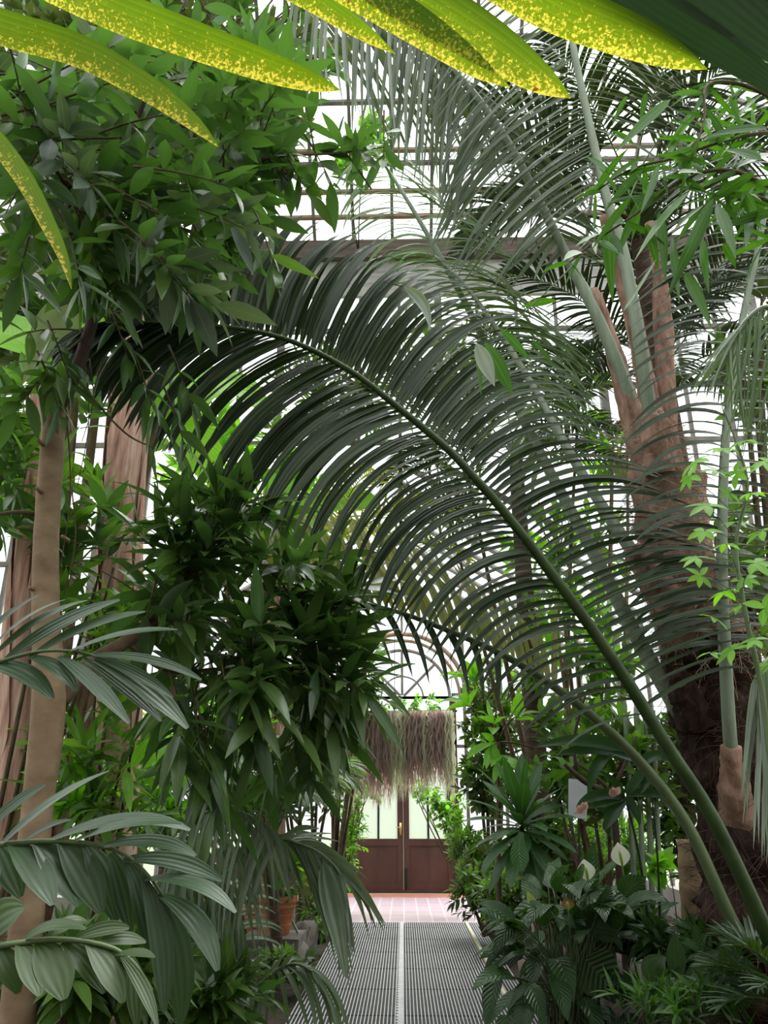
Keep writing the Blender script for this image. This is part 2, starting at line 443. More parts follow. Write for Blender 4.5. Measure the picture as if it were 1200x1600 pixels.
def tile_mat():
    m, nt, N, L = mat_new('pink pavers')
    t = N.new('ShaderNodeTexCoord'); mp = N.new('ShaderNodeMapping')
    L.new(t.outputs['Object'], mp.inputs[0])
    b = node(nt, 'ShaderNodeTexBrick', Scale=1.0)
    b.offset = 0.0
    b.inputs['Mortar Size'].default_value = .012
    b.inputs['Brick Width'].default_value = .2
    b.inputs['Row Height'].default_value = .4
    b.inputs['Color1'].default_value = (.40, .29, .32, 1); b.inputs['Color2'].default_value = (.46, .35, .385, 1)
    b.inputs['Mortar'].default_value = (.56, .48, .51, 1)
    L.new(mp.outputs[0], b.inputs['Vector'])
    n = noise(nt, 5, 4)
    col = mixc(nt, math_(nt, 'MULTIPLY', n, .4), b.outputs['Color'], (.36, .26, .27))
    pb = node(nt, 'ShaderNodeBsdfPrincipled', Roughness=.5); L.new(col, pb.inputs['Base Color'])
    o = N.new('ShaderNodeOutputMaterial'); L.new(pb.outputs[0], o.inputs[0])
    return m


M['tile'] = tile_mat()
M['redtile'] = surf_mat('red tile', [(.3, (.48, .17, .12)), (.7, (.60, .25, .17))], 6, (1, 1, 1), .5, .1)
# ================================================================== the setting
def struct(name, mb, mat, parent=None, smooth=False):
    o = mb.build(name, mat, parent, smooth)
    if parent is None: o['kind'] = 'structure'
    return o


HW, YB, YF, YE = 6.6, 10.0, -3.0, 15.9      # half width, back of the tall house, front, end of the entrance hall
HX, HZ, HR = 3.6, 4.2, 6.4                  # entrance hall half width, eaves, ridge
DY = 15.7

g = MB(); g.quad((-40, -40, -.35), (40, -40, -.35), (40, 60, -.35), (-40, 60, -.35)); struct('ground', g, M['outside'])
g = MB()
n = 60
xs = np.linspace(-HW, HW, 70); ys = np.linspace(YF, YE, 100)
X, Y = np.meshgrid(xs, ys)
bed = np.clip((np.abs(X) - 1.05) / .5, 0, 1) * np.clip((15.2 - Y) / 1.0, 0, 1)
Zg = -.03 + bed * (.14 + .05 * RNG.random(X.shape))
g.grid(np.stack([X, Y, Zg], -1)[None], np.stack([X, Y], -1)); struct('floor', g, M['soil'], smooth=True)

# entrance paving and red threshold tiles
g = MB(); g.box((-1.35, 11.8, -.05), (1.35, 15.0, .0)); struct('floor_entrance', g, M['tile'])
g = MB(); g.box((-1.35, 15.0, -.05), (1.35, 15.55, .004)); struct('floor_threshold', g, M['redtile'])


def glass_wall(name, p0, p1, z0, z1, nv, zs, plinth=0.5, skip=None, bw=.05):
    b, gl, pl = MB(), MB(), MB()
    p0 = np.array(p0, float); p1 = np.array(p1, float)
    at = lambda t, z: np.array([*(p0 + (p1 - p0) * t), z])
    for i in range(nv + 1):
        t = i / nv
        b.bar(at(t, z0), at(t, z1), bw if i % 4 else bw * 2.2)
    for z in zs:
        b.bar(at(0, z), at(1, z), bw * 1.3)
    if plinth:
        a = at(0, 0)[:2]; c = at(1, 0)[:2]; d = nz((c - a)); nn = np.array([-d[1], d[0]]) * .12
        lo = np.minimum(np.minimum(a - nn, a + nn), np.minimum(c - nn, c + nn)); hi = np.maximum(np.maximum(a - nn, a + nn), np.maximum(c - nn, c + nn))
        pl.box((*lo, -.3), (*hi, plinth))
    gl.quad(at(0, z0), at(1, z0), at(1, z1), at(0, z1))
    o = struct(name, b, M['frame'])
    gl.build('glazing', M['glass'], o, False)
    pl.build('plinth', M['plaster'], o, False)
    return o


glass_wall('wall_left', (-HW, YF), (-HW, YB), .5, 8.9, 20, (2.5, 4.6, 6.8, 8.9))
glass_wall('wall_right', (HW, YF), (HW, YB), .5, 8.9, 20, (2.5, 4.6, 6.8, 8.9))
g = MB(); g.box((-HW, YF - .3, -.3), (HW, YF, 8.9)); struct('wall_front_unseen', g, M['plaster'])  # unseen wall behind the camera, added solid to cut the front light
g = MB()
for x in np.arange(-HW, HW, .9): g.box((x, YF, 6.7), (x + .05, YF + .05, 8.9))
struct('trim_2', g, M['frame'])
glass_wall('wall_back_left', (-HW, YB), (-HX, YB), .5, HR, 5, (2.5, 4.6))
glass_wall('wall_back_right', (HX, YB), (HW, YB), .5, HR, 5, (2.5, 4.6))
glass_wall('wall_back_upper', (-HW, YB), (HW, YB), HR, 8.9, 22, (HR, 7.3, 8.3), plinth=0)
glass_wall('wall_hall_left', (-HX, YB), (-HX, YE), .5, HZ, 8, (2.2, HZ))
glass_wall('wall_hall_right', (HX, YB), (HX, YE), .5, HZ, 8, (2.2, HZ))

# beam with the whitewashed boards under it, where the roof of the tall house starts
g = MB(); g.box((-HW, YB - .14, 9.58), (HW, YB + .12, 9.92)); ob = struct('beam', g, M['beam'])
g = MB()
for k in range(3):
    g.box((-HW, YB - .04 + .004 * k, 8.92 + k * .222), (HW, YB + .03, 9.135 + k * .222))
g.build('fascia', M['board'], ob, False)

# hipped glass roof
RZ0, RK, RY = 9.92, .8, 6.0
RZ1 = RZ0 + RK * (YB - RY)
r, rp, rg = MB(), MB(), MB()
hip = lambda x, y: np.array([x, y, RZ0 + RK * (YB - y)])
for x in np.arange(-6.3, 6.4, .62):
    yt = max(RY, YB - (HW - abs(x)) / HW * (YB - RY))
    r.bar(hip(x, YB), hip(x, yt), .05, .07)
for y in (9.66, 9.37, 9.06, 8.92, 8.41, 7.8, 7.2, 6.6):
    hx = HW * (y - RY) / (YB - RY)
    (rp if y in (9.66, 9.37, 8.92) else r).bar(hip(-hx, y), hip(hx, y), .07, .05)
sl = lambda s, y, t: np.array([s * HW * (1 - t), y, RZ0 + (RZ1 - RZ0) * t])
for s in (-1, 1):
    for y in np.arange(YF, YB - .2, .62):
        tm = 1 if y <= RY else (YB - y) / (YB - RY)
        r.bar(sl(s, y, 0), sl(s, y, tm), .05, .07)
    for t in (.02, .2, .4, .6, .8, .98):
        r.bar(sl(s, YF, t), sl(s, YB - (YB - RY) * t, t), .07, .06)
    r.bar((s * HW, YB, RZ0), (0, RY, RZ1), .12, .12)
    rg.quad((s * HW, YF, RZ0), (s * HW, YB, RZ0), (0, RY, RZ1), (0, YF, RZ1))
    rg.quad((s * HW, YF, 8.9), (s * HW, YB, 8.9), (s * HW, YB, RZ0), (s * HW, YF, RZ0))
rg.quad((-HW, YB, RZ0), (HW, YB, RZ0), (0, RY, RZ1), (0, RY, RZ1))
rg.quad((-HW, YF, 8.9), (HW, YF, 8.9), (0, YF, RZ1), (0, YF, RZ1))
oc = struct('ceiling', r, M['frame'])
rp.build('purlin', M['rust'], oc, False)
rg.build('glazing', M['glass'], oc, False)

# entrance hall roof and end wall with its fanlight over the double door
r, rg = MB(), MB()
for s in (-1, 1):
    for y in np.arange(YB, YE + .1, .74):
        r.bar((s * HX, y, HZ), (0, y, HR), .05, .08)
    for t in (0, .33, .66, 1):
        r.bar((s * HX * (1 - t), YB, HZ + (HR - HZ) * t), (s * HX * (1 - t), YE, HZ + (HR - HZ) * t), .06)
    rg.quad((s * HX, YB, HZ), (s * HX, YE, HZ), (0, YE, HR), (0, YB, HR))
o = struct('ceiling_hall', r, M['frame']); rg.build('glazing', M['glass'], o, False)

w, wg, wp = MB(), MB(), MB()
DX = float(P(631, 1395, DY)[0]); DH = .94; FZ = 3.52
for x in (-3.6, -2.8, -2.0, -1.25, 1.25, 2.0, 2.8, 3.6):
    w.bar((x, YE, 0.5), (x, YE, HZ + (HR - HZ) * (1 - abs(x) / HX)), .06)
for z in (2.6, 3.6): 
    w.bar((-HX, YE, z), (DX - 1.0, YE, z), .06); w.bar((DX + 1.0, YE, z), (HX, YE, z), .06)
w.bar((0, YE, FZ + 1.2), (0, YE, HR), .05)
wg.quad((-HX, YE + .01, .5), (DX - 1, YE + .01, .5), (DX - 1, YE + .01, HZ), (-HX, YE + .01, HZ))
wg.quad((DX + 1, YE + .01, .5), (HX, YE + .01, .5), (HX, YE + .01, HZ), (DX + 1, YE + .01, HZ))
wg.quad((-HX, YE + .01, HZ), (HX, YE + .01, HZ), (0, YE + .01, HR), (0, YE + .01, HR))
wp.box((-HX, YE - .12, -.3), (DX - 1.06, YE + .12, .75)); wp.box((DX + 1.06, YE - .12, -.3), (HX, YE + .12, .75))
o = struct('wall_end', w, M['frame']); wg.build('glazing', M['glass'], o, False); wp.build('plinth', M['door'], o, False)

dr = thing('door_1', None, None, (DX, DY, 0), kind='structure')
f = MB()
for s in (-1, 1): f.box((DX + s * 1.0 - .06, DY - .06, 0), (DX + s * 1.0 + .06, DY + .12, FZ))
f.box((DX - 1.06, DY - .06, 2.62), (DX + 1.06, DY + .12, 2.76)); f.box((DX - 1.06, DY - .07, 0), (DX + 1.06, DY + .14, .05))
fo = f.build('door_frame', M['door'], dr, False)
for s in (-1, 1):
    lf, pn, gl, gb = MB(), MB(), MB(), MB()
    a, b_ = sorted((DX + s * .001, DX + s * DH))
    lf.box((a, DY - .03, .05), (a + .11, DY + .03, 2.6)); lf.box((b_ - .11, DY - .03, .05), (b_, DY + .03, 2.6))
    lf.box((a + .11, DY - .03, .05), (b_ - .11, DY + .03, .16)); lf.box((a + .11, DY - .03, .80), (b_ - .11, DY + .03, .92)); lf.box((a + .11, DY - .03, 2.5), (b_ - .11, DY + .03, 2.6))
    mid = (a + b_) / 2
    pn.box((a + .11, DY - .012, .16), (mid - .012, DY + .012, .80)); pn.box((mid + .012, DY - .012, .16), (b_ - .11, DY + .012, .80)); pn.box((mid - .012, DY - .02, .16), (mid + .012, DY + .02, .8))
    gb.box((mid - .018, DY - .02, .92), (mid + .018, DY + .02, 2.5))
    gl.quad((a + .11, DY + .005, .92), (b_ - .11, DY + .005, .92), (b_ - .11, DY + .005, 2.5), (a + .11, DY + .005, 2.5))
    l = lf.build('door_leaf', M['door'], dr, False)
    pn.build('kick_panel', M['door'], l, False); gb.build('glazing_bar', M['black'], l, False); gl.build('pane', M['frost'], l, False)
    if s < 0:
        h = MB(); h.box((DX - .075, DY - .045, .98), (DX - .03, DY - .03, 1.2)); h.tube([(DX - .05, DY - .03, 1.12), (DX - .05, DY - .09, 1.12), (DX - .16, DY - .09, 1.12)], .012, 8); h.build('handle', M['brass'], l)
    else:
        h = MB(); h.box((DX + .02, DY - .06, .06), (DX + .06, DY - .03, .42)); h.box((DX + .025, DY - .075, .3), (DX + .055, DY - .06, .34)); h.build('bolt', M['black'], l, False)
# sidelights beside the door are part of the end wall; fanlight above
fr, fg = MB(), MB()
th = np.linspace(0, np.pi, 40)
arc = lambda R, y: np.stack([DX + R * np.cos(th), np.full(40, y), FZ + R * np.sin(th)], -1)
fr.tube(arc(.95, DY), .035, 6); fr.tube(arc(.42, DY), .018, 6)
for a in (0, 45, 90, 135, 180):
    c, s = math.cos(math.radians(a)), math.sin(math.radians(a))
    fr.bar((DX + (.0 if a % 180 == 0 else .05) * c, DY, FZ + .05 * s), (DX + .95 * c, DY, FZ + .95 * s), .05)
fr.bar((DX - 1.0, DY, 2.76), (DX - 1.0, DY, FZ), .06); fr.bar((DX + 1.0, DY, 2.76), (DX + 1.0, DY, FZ), .06)
fr.bar((DX - 1.0, DY, FZ), (DX + 1.0, DY, FZ), .05)
arcp = arc(.95, DY + .01); c0 = np.array([DX, DY + .01, FZ])
for i in range(39): fg.quad(c0, arcp[i], arcp[i + 1], c0)
fg.quad((DX - 1, DY + .01, 2.76), (DX + 1, DY + .01, 2.76), (DX + 1, DY + .01, FZ), (DX - 1, DY + .01, FZ))
o = struct('window_1', fr, M['frame']); fg.build('pane', M['glass'], o, False)
ar = MB()
for R, w_ in ((1.16, .035), (1.30, .05)): ar.tube(arc(R, DY + .05), w_, 5)
struct('trim_1', ar, M['rust'], smooth=True)

# ------------------------------------------------------------------ mats, joint strip, kerbs
def mat_runner(name, x0, x1, label, nrib):
    b, rb = MB(), MB()
    b.box((x0, 4.6, .0), (x1, 11.8, .012))
    for i in range(nrib):
        x = x0 + (i + .5) * (x1 - x0) / nrib
        rb.box((x - .0034, 4.6, .012), (x + .0034, 11.8, .018))
    for y in np.arange(5.0, 11.8, .9): b.box((x0, y, .012), (x1, y + .012, .0165))
    o = b.build(name, M['rubber'], None, False); tag(o, label, 'floor mat')
    rb.build('rib', M['rib'], o, False)


CXP = -.03
mat_runner('ribbed_floor_mat', CXP - .85, CXP - .03, 'black ribbed walkway mat left of the pale joint strip', 29)
mat_runner('ribbed_floor_mat', CXP + .03, CXP + .84, 'black ribbed walkway mat between joint strip and cream edging strip', 29)
mat_runner('ribbed_floor_mat', CXP + .885, CXP + 1.06, 'narrow black ribbed mat strip outside the cream edging', 6)
g = MB(); g.box((CXP - .024, 4.6, 0), (CXP + .024, 11.8, .02))
for y in np.arange(4.7, 11.8, .09): g.box((CXP - .036, y, 0), (CXP - .024, y + .05, .019))
tag(g.build('joint_strip', M['strip'], None, False), 'pale notched metal strip down the middle of the walkway mats', 'metal strip')
g = MB(); g.box((CXP + .848, 4.6, 0), (CXP + .876, 11.7, .045))
tag(g.build('edging_strip', M['cream'], None, False), 'narrow cream edging strip along the right of the walkway', 'edging strip')


def rock(name, c, r, label, mat='rock', seed=0, group=None):
    rg_ = np.random.default_rng(seed)
    m = MB(); R_, S_ = 12, 18
    th = np.linspace(.02, np.pi - .02, R_); ph = np.linspace(0, 2 * np.pi, S_, endpoint=False)
    T, Q = np.meshgrid(th, ph, indexing='ij')
    d = np.stack([np.sin(T) * np.cos(Q), np.sin(T) * np.sin(Q), np.cos(T)], -1)
    k = nz(rg_.normal(size=(9, 3)))
    s = np.ones_like(T)
    for q in k: s = np.minimum(s, .78 / np.maximum((d * q).sum(-1), .2))
    s *= 1 + .03 * rg_.normal(size=T.shape)
    V = d * s[..., None] * np.array(r) + np.array(c)
    m.grid(V[None], np.stack([Q, T], -1), closed=True)
    o = m.build(name, M[mat], None, True); tag(o, label, 'rock', group)


x_l, x_r = CXP - .93, CXP + 1.2
rock('edging_rock', (x_l - .10, 9.3, .14), (.16, .30, .24), 'tall pale grey rock at left walkway edge near terracotta pot', 'rock', 3)
rock('edging_rock', (x_l - .14, 8.5, .08), (.20, .35, .20), 'grey lichen covered rock at left walkway edge behind low palm', 'rock', 5)
rock('edging_rock', (x_l - .12, 10.6, .10), (.18, .4, .18), 'dark grey rock at left walkway edge beyond the pot', 'rock', 6)
rock('edging_rock', (x_r + .02, 11.0, .10), (.15, .55, .20), 'warm grey kerb rock at the far right end of the mat', 'pinkrock', 8)
rock('edging_rock', (x_r + .03, 9.6, .09), (.15, .6, .19), 'warm grey kerb rock at the middle of right walkway edge', 'pinkrock', 9)
rock('edging_rock', (x_r + .05, 8.1, .10), (.17, .5, .20), 'warm grey kerb rock beside the peace lily', 'pinkrock', 10)
rock('edging_rock', (x_r + .1, 6.7, .10), (.2, .45, .22), 'warm grey kerb rock under the peace lily leaves', 'pinkrock', 12)
# ================================================================== near plants
def ribbon_px(mb, p0, pc, p1, w, y0, y1=None, kind='blade', R=10, nrm=None, fold=.25, twist=0.0, cols=5, sag=0):
    """one leaf blade running from photo point p0 by pc to p1, w pixels wide"""
    y1 = y0 if y1 is None else y1
    if pc is None: pc = ((p0[0] + p1[0]) / 2, (p0[1] + p1[1]) / 2 - sag)
    a, c, b = P(*p0, y0), P(*pc, (y0 + y1) / 2), P(*p1, y1)
    pos = bez(a[None], c[None], b[None], R)
    if nrm is None: nrm = nz(CAM - pos[0].mean(0))
    mb.ribbons(pos, np.asarray(nrm, float)[None], [w * mpp((y0 + y1) / 2)], prof(kind, R), fold, 0, cols, np.array([twist]))


# ---- speckled yellow-green blades hanging in from above
hub = P(300, -700, .75)
t = thing('overhanging_palm_frond', 'speckled yellow-green palm frond hanging close overhead across the top', 'palm frond', hub)
def blade(px, w, y, mat='yellow', kind='point', fold=.12, nrm=None, flip=1, label=None):
    mb = MB()
    p = cat([(a, b, y + (c if len(q) > 2 else 0)) for q in px for a, b, c in [(q + (0,))[:3]]], 22)
    pos = P(p[:, 0], p[:, 1], p[:, 2])[None]
    n_ = nz(CAM - pos[0].mean(0)) * flip if nrm is None else np.array(nrm, float)
    mb.ribbons(pos, n_[None], [w * mpp(y)], prof(kind, 22), fold, 0, 9)
    return mb.build('leaf_blade', M[mat], t, True, label)
blade([(-330, -80), (-160, -20), (0, 42), (120, 78), (230, 138), (300, 190), (342, 230)], 74, 1.0)
blade([(-160, -160), (20, -60), (170, 12), (300, 62), (420, 105), (490, 128), (532, 141)], 84, 1.08)
blade([(250, -140), (380, -60), (480, -8), (560, 45), (618, 84)], 62, 1.15)
blade([(260, -260), (400, -120), (540, -30), (660, 45), (740, 100), (797, 137)], 92, 1.05)
blade([(330, -240), (500, -100), (640, -10), (760, 65), (840, 120), (892, 153)], 118, 1.02)
blade([(520, -230), (700, -90), (860, 5), (980, 55), (1050, 85), (1105, 108)], 104, 1.0)
blade([(640, -330), (820, -150), (980, -20), (1110, 65), (1190, 120), (1260, 180)], 84, .98, 'deep', flip=1, label='dark green blade')
blade([(760, -330), (930, -170), (1090, -30), (1200, 60), (1290, 140)], 120, .94, 'deep', flip=1, label='dark green blade')
blade([(900, -330), (1050, -170), (1180, -40), (1300, 80)], 120, .94, 'deep', label='dark green blade')
blade([(-220, 90), (-100, 130), (-20, 205), (35, 275), (75, 350), (100, 405), (112, 452)], 42, 1.0)
mb = MB(); mb.tube([P(-700, -330, .9), P(-200, -420, .8), hub, P(700, -560, .8), P(1100, -520, .85)], [.006, .012, .016, .014, .008], 8, 20)
mb.build('rachis', M['stem'], t)
mb = MB(); mb.tube([(-1.0, -.9, .05), (-.9, -.85, 1.2), (-.7, -.4, 2.2), hub], [.09, .07, .04, .016], 12, 24); mb.build('trunk', M['darkbark'], t)

# ---- broad palm fronds, bottom left
t = thing('broad_leaved_palm', 'broad-leaved dark green palm arching in at lower left before the pale trunk', 'palm', P(-220, 1760, 2.3) * [1, 1, 0] + [0, 0, .1])
def frond_px(name, rachis, yr, leaves, mat, label=None):
    p = cat([(a, b, yr) for a, b in rachis], 20)
    rb = MB(); rb.tube(P(p[:, 0], p[:, 1], p[:, 2]), np.linspace(.009, .003, 20), 7)
    f = rb.build(name, M['stem'], t, True, label)
    mb = MB()
    for L_ in leaves:
        p0, p1, w = L_[0], L_[1], L_[2]
        pc = L_[3] if len(L_) > 3 else None
        dy = L_[4] if len(L_) > 4 else RNG.uniform(-.10, .06)
        n_ = nz(nz(CAM - P(*p0, yr)) + np.array([0, 0, .9]) + RNG.normal(size=3) * .12)
        ribbon_px(mb, p0, pc, p1, w * .86, yr, yr + dy, 'blunt', 12, n_, .12, RNG.normal() * .12, 7)
    mb.build('leaflet_blades', M[mat], f)
    return f
frond_px('frond', [(-260, 1250), (-130, 1090), (-60, 1052), (0, 1034), (60, 1018), (120, 1018), (150, 1026)], 2.1, [
    ((-60, 1050), (60, 930), 16, (-20, 970)), ((-12, 1010), (102, 937), 15, (40, 955)), ((-8, 1022), (137, 938), 18, (60, 955)),
    ((4, 1036), (187, 937), 30, (80, 968)), ((48, 1026), (227, 956), 24, (130, 968)), ((100, 1022), (277, 984), 20, (190, 978)),
    ((138, 1024), (315, 1062), 19, (240, 1018)), ((-30, 1036), (82, 1092), 44, (40, 1036)), ((46, 1026), (119, 1080), 34, (95, 1036)),
    ((92, 1026), (202, 1130), 30, (140, 1052)), ((130, 1028), (252, 1127), 30, (200, 1072)), ((148, 1030), (293, 1138), 42, (225, 1058)), ((150, 1028), (270, 1090), 22, (215, 1045))], 'broad')
frond_px('frond', [(-260, 1460), (-140, 1370), (-60, 1332), (0, 1320), (80, 1314), (150, 1320), (200, 1338), (235, 1372), (256, 1402)], 1.9, [
    ((-40, 1318), (72, 1226), 22, (10, 1255)), ((3, 1318), (170, 1205), 34, (75, 1245)), ((40, 1312), (112, 1281), 14, (75, 1285)),
    ((80, 1312), (297, 1297), 30, (205, 1256)), ((116, 1314), (285, 1287), 24, (205, 1272)), ((153, 1324), (306, 1337), 26, (245, 1298)),
    ((192, 1344), (347, 1376), 28, (275, 1330)), ((228, 1374), (368, 1426), 31, (312, 1362)), ((252, 1400), (340, 1517), 36, (318, 1425)),
    ((-42, 1322), (-16, 1400), 46, (-25, 1350)), ((-4, 1320), (32, 1402), 48, (12, 1345)), ((18, 1318), (83, 1414), 48, (55, 1345)), ((56, 1316), (123, 1416), 50, (95, 1345)),
    ((95, 1316), (158, 1427), 50, (132, 1350)), ((132, 1320), (181, 1439), 46, (162, 1360)), ((172, 1334), (204, 1455), 38, (195, 1380)),
    ((196, 1345), (238, 1502), 36, (232, 1400)), ((223, 1370), (256, 1580), 34, (262, 1460)), ((246, 1398), (282, 1600), 44, (290, 1480)), ((252, 1402), (250, 1560), 26, (270, 1470))], 'broad')
frond_px('frond', [(-260, 1560), (-120, 1500), (-60, 1486), (0, 1478), (80, 1468), (150, 1474), (200, 1495), (238, 1548)], 1.7, [
    ((-4, 1478), (29, 1552), 34, (15, 1505)), ((30, 1474), (62, 1556), 40, (52, 1505)), ((58, 1474), (100, 1562), 52, (88, 1505)), ((98, 1472), (163, 1552), 36, (140, 1500)),
    ((138, 1474), (192, 1567), 38, (172, 1510)), ((186, 1490), (246, 1604), 20, (225, 1530)), ((38, 1468), (134, 1452), 24, (80, 1432)), ((75, 1466), (138, 1442), 26, (110, 1430)),
    ((118, 1466), (202, 1450), 22, (165, 1444)), ((152, 1474), (228, 1472), 22, (192, 1460)), ((180, 1492), (242, 1496), 16, (214, 1482)), ((-40, 1470), (38, 1418), 56, (0, 1425)), ((205, 1495), (214, 1604), 30, (214, 1540)), ((222, 1520), (238, 1570), 14)], 'olive', 'shaded olive-green frond')
st = MB()
b0 = np.array(t.location)
for i, (u, v, y) in enumerate(((-260, 1250, 2.1), (-260, 1460, 1.9), (-260, 1560, 1.7))):
    e = P(u, v, y); m = (b0 + e) / 2 + [-.1, 0, .25]
    st.tube(bez(b0[None], m[None], e[None], 12)[0], np.linspace(.025, .009, 12), 8)
st.build('stem', M['stem'], t)

# ---- pale-trunked fig tree on the left
base = P(20, 1650, 3.3); base[2] = .05
t = thing('fig_tree', 'leafy fig tree with a smooth pale trunk on the left', 'tree', base)
mb = MB()
tr = PL([(10, 1720, 3.3), (30, 1560, 3.3), (45, 1400, 3.3), (60, 1250, 3.3), (76, 1100, 3.3), (72, 980, 3.32), (72, 850, 3.35), (80, 720, 3.38), (85, 640, 3.4), (86, 588, 3.4)])
tr = np.vstack([base[None], tr])
mb.tube(tr, [.095, .066, .064, .062, .062, .068, .060, .057, .056, .055, .057], 16, 46, bump=.015)
for u, v in ((62, 690), (60, 765), (50, 920), (100, 840), (70, 1180), (66, 1210)):
    p = P(u, v, 3.28); mb.tube([p + [0, .04, 0], p + [0, -.02, 0]], [.012, .008], 7)
mb.build('trunk', M['bark'], t)
mb = MB()
lead = PL([(92, 640, 3.4), (112, 600, 3.38), (136, 530, 3.36), (152, 470, 3.34), (166, 410, 3.3), (176, 330, 3.2), (200, 230, 3.1), (240, 120, 3.0), (300, -20, 3.0)])
mb.tube(lead, [.028, .032, .032, .028, .025, .02, .016, .012, .008], 10, 40)
mb.build('leader', M['darkbark'], t, label='dark upright leader')
def branch(p, r, k, n):
    m_ = MB(); m_.tube(p, r, k, n); m_.build('branch', M['twig'], t)
br = PL([(88, 1095, 3.35), (118, 1062, 3.4), (150, 1030, 3.5), (196, 1003, 3.6), (240, 972, 3.7), (280, 920, 3.8), (310, 870, 3.9), (360, 800, 4.0)])
branch(br, [.055, .046, .034, .032, .028, .024, .018, .01], 10, 36)
b2 = PL([(196, 1003, 3.6), (260, 1048, 3.75), (340, 1045, 3.9), (430, 1042, 4.0), (500, 1050, 4.1)])
branch(b2, [.012, .01, .008, .006, .004], 7, 24)
b3 = PL([(300, 885, 3.88), (360, 860, 4.0), (430, 900, 4.1), (480, 975, 4.2)])
branch(b3, [.014, .01, .008, .005], 7, 20)
b4 = PL([(176, 330, 3.2), (260, 300, 3.1), (340, 270, 3.1), (430, 245, 3.2), (520, 240, 3.3), (600, 230, 3.35)])
branch(b4, [.016, .014, .011, .009, .006, .003], 7, 24)
b5 = PL([(166, 410, 3.3), (210, 390, 3.1), (300, 395, 3.0), (390, 430, 3.0)])
branch(b5, [.012, .01, .006, .003], 7, 20)
b6 = PL([(170, 380, 3.25), (110, 300, 2.8), (60, 220, 2.5), (20, 120, 2.4)])
branch(b6, [.014, .012, .008, .004], 7, 20)
b7 = PL([(120, 590, 3.38), (160, 640, 3.3), (200, 680, 3.3), (240, 700, 3.3)])
branch(b7, [.008, .006, .005, .003], 6, 14)
b8 = PL([(72, 806, 3.4), (30, 800, 3.3), (-20, 806, 3.2)])
branch(b8, [.012, .01, .006], 6, 10)
# thin aerial roots
for u, v0, v1 in ((112, 760, 930), (133, 560, 760), (104, 640, 900), (140, 560, 690)):
    m_ = MB(); m_.tube(PL([(u, v0, 3.42), (u + 6, (v0 + v1) / 2, 3.4), (u - 12, v1, 3.38)]), [.004, .003, .002], 5, 8); m_.build('aerial_root', M['twig'], t)
mb = MB()
lf = MB(); ln = MB(); ls = MB()
def cl(u, v, y, n, L, W, kind, mbx, frm=None, ln_=.45, droop=.45, up=.3):
    b = P(u, v, y)
    a = b + (nz(frm - b) * ln_ if frm is not None else rdir(1)[0] * ln_)
    twig_leaves(mbx, a, b, n, L, W, kind, .3, droop, 1.0, mb, .004, up)
spine = np.vstack([cat(lead, 30)[8:], cat(b4, 20), cat(b6, 12)])
near = lambda p: spine[np.argmin(((spine - p) ** 2).sum(1))]
# upper crown
rg0 = np.random.default_rng(21)
cnt = 0
while cnt < 150:
    u = rg0.uniform(-60, 520); v = rg0.uniform(60, 480)
    lim = 470 if v < 260 else 470 - (v - 260) * .55
    if u > lim or (u < 120 and v > 430): continue
    y = rg0.uniform(2.3, 4.3)
    p = P(u, v, y)
    cl(u, v, y, int(rg0.integers(9, 15)), rg0.uniform(.20, .27), rg0.uniform(.058, .072), 'ell', ls if rg0.random() < .22 else lf, near(p), .5)
    cnt += 1
for u, v, y, n in ((245, 270, 2.7, 13), (215, 300, 2.6, 12), (200, 230, 2.6, 8), (300, 300, 2.7, 12), (150, 160, 2.5, 10), (75, 160, 2.5, 9), (560, 235, 3.3, 9), (600, 255, 3.35, 8), (520, 215, 3.3, 9), (480, 300, 3.2, 10),
                 (330, 120, 2.9, 10), (400, 160, 3.0, 12), (470, 130, 3.1, 11), (440, 230, 3.1, 12), (390, 290, 3.1, 13), (330, 350, 3.0, 12), (520, 290, 3.3, 8), (420, 345, 3.1, 9), (60, 330, 2.4, 12), (30, 430, 2.5, 12), (110, 400, 2.8, 12), (250, 380, 2.9, 13), (360, 400, 3.0, 10), (180, 440, 3.0, 9), (40, 520, 3.0, 8), (20, 640, 3.2, 10), (60, 600, 3.2, 9)):
    cl(u, v, y, n, .25, .068, 'ell', lf, near(P(u, v, y)), .4)
# hanging sprays in front of the great frond
for u, v, y, n in ((330, 430, 2.8, 9), (430, 420, 2.8, 7), (260, 430, 2.9, 8), (300, 480, 2.9, 7), (200, 560, 3.1, 8), (240, 640, 3.2, 9), (300, 640, 3.3, 8), (290, 700, 3.3, 8), (110, 600, 3.2, 7), (95, 650, 3.2, 6)):
    cl(u, v, y, n, .24, .055, 'lance', ln, P(u - 40, v - 110, y), .4, .8, -.5)
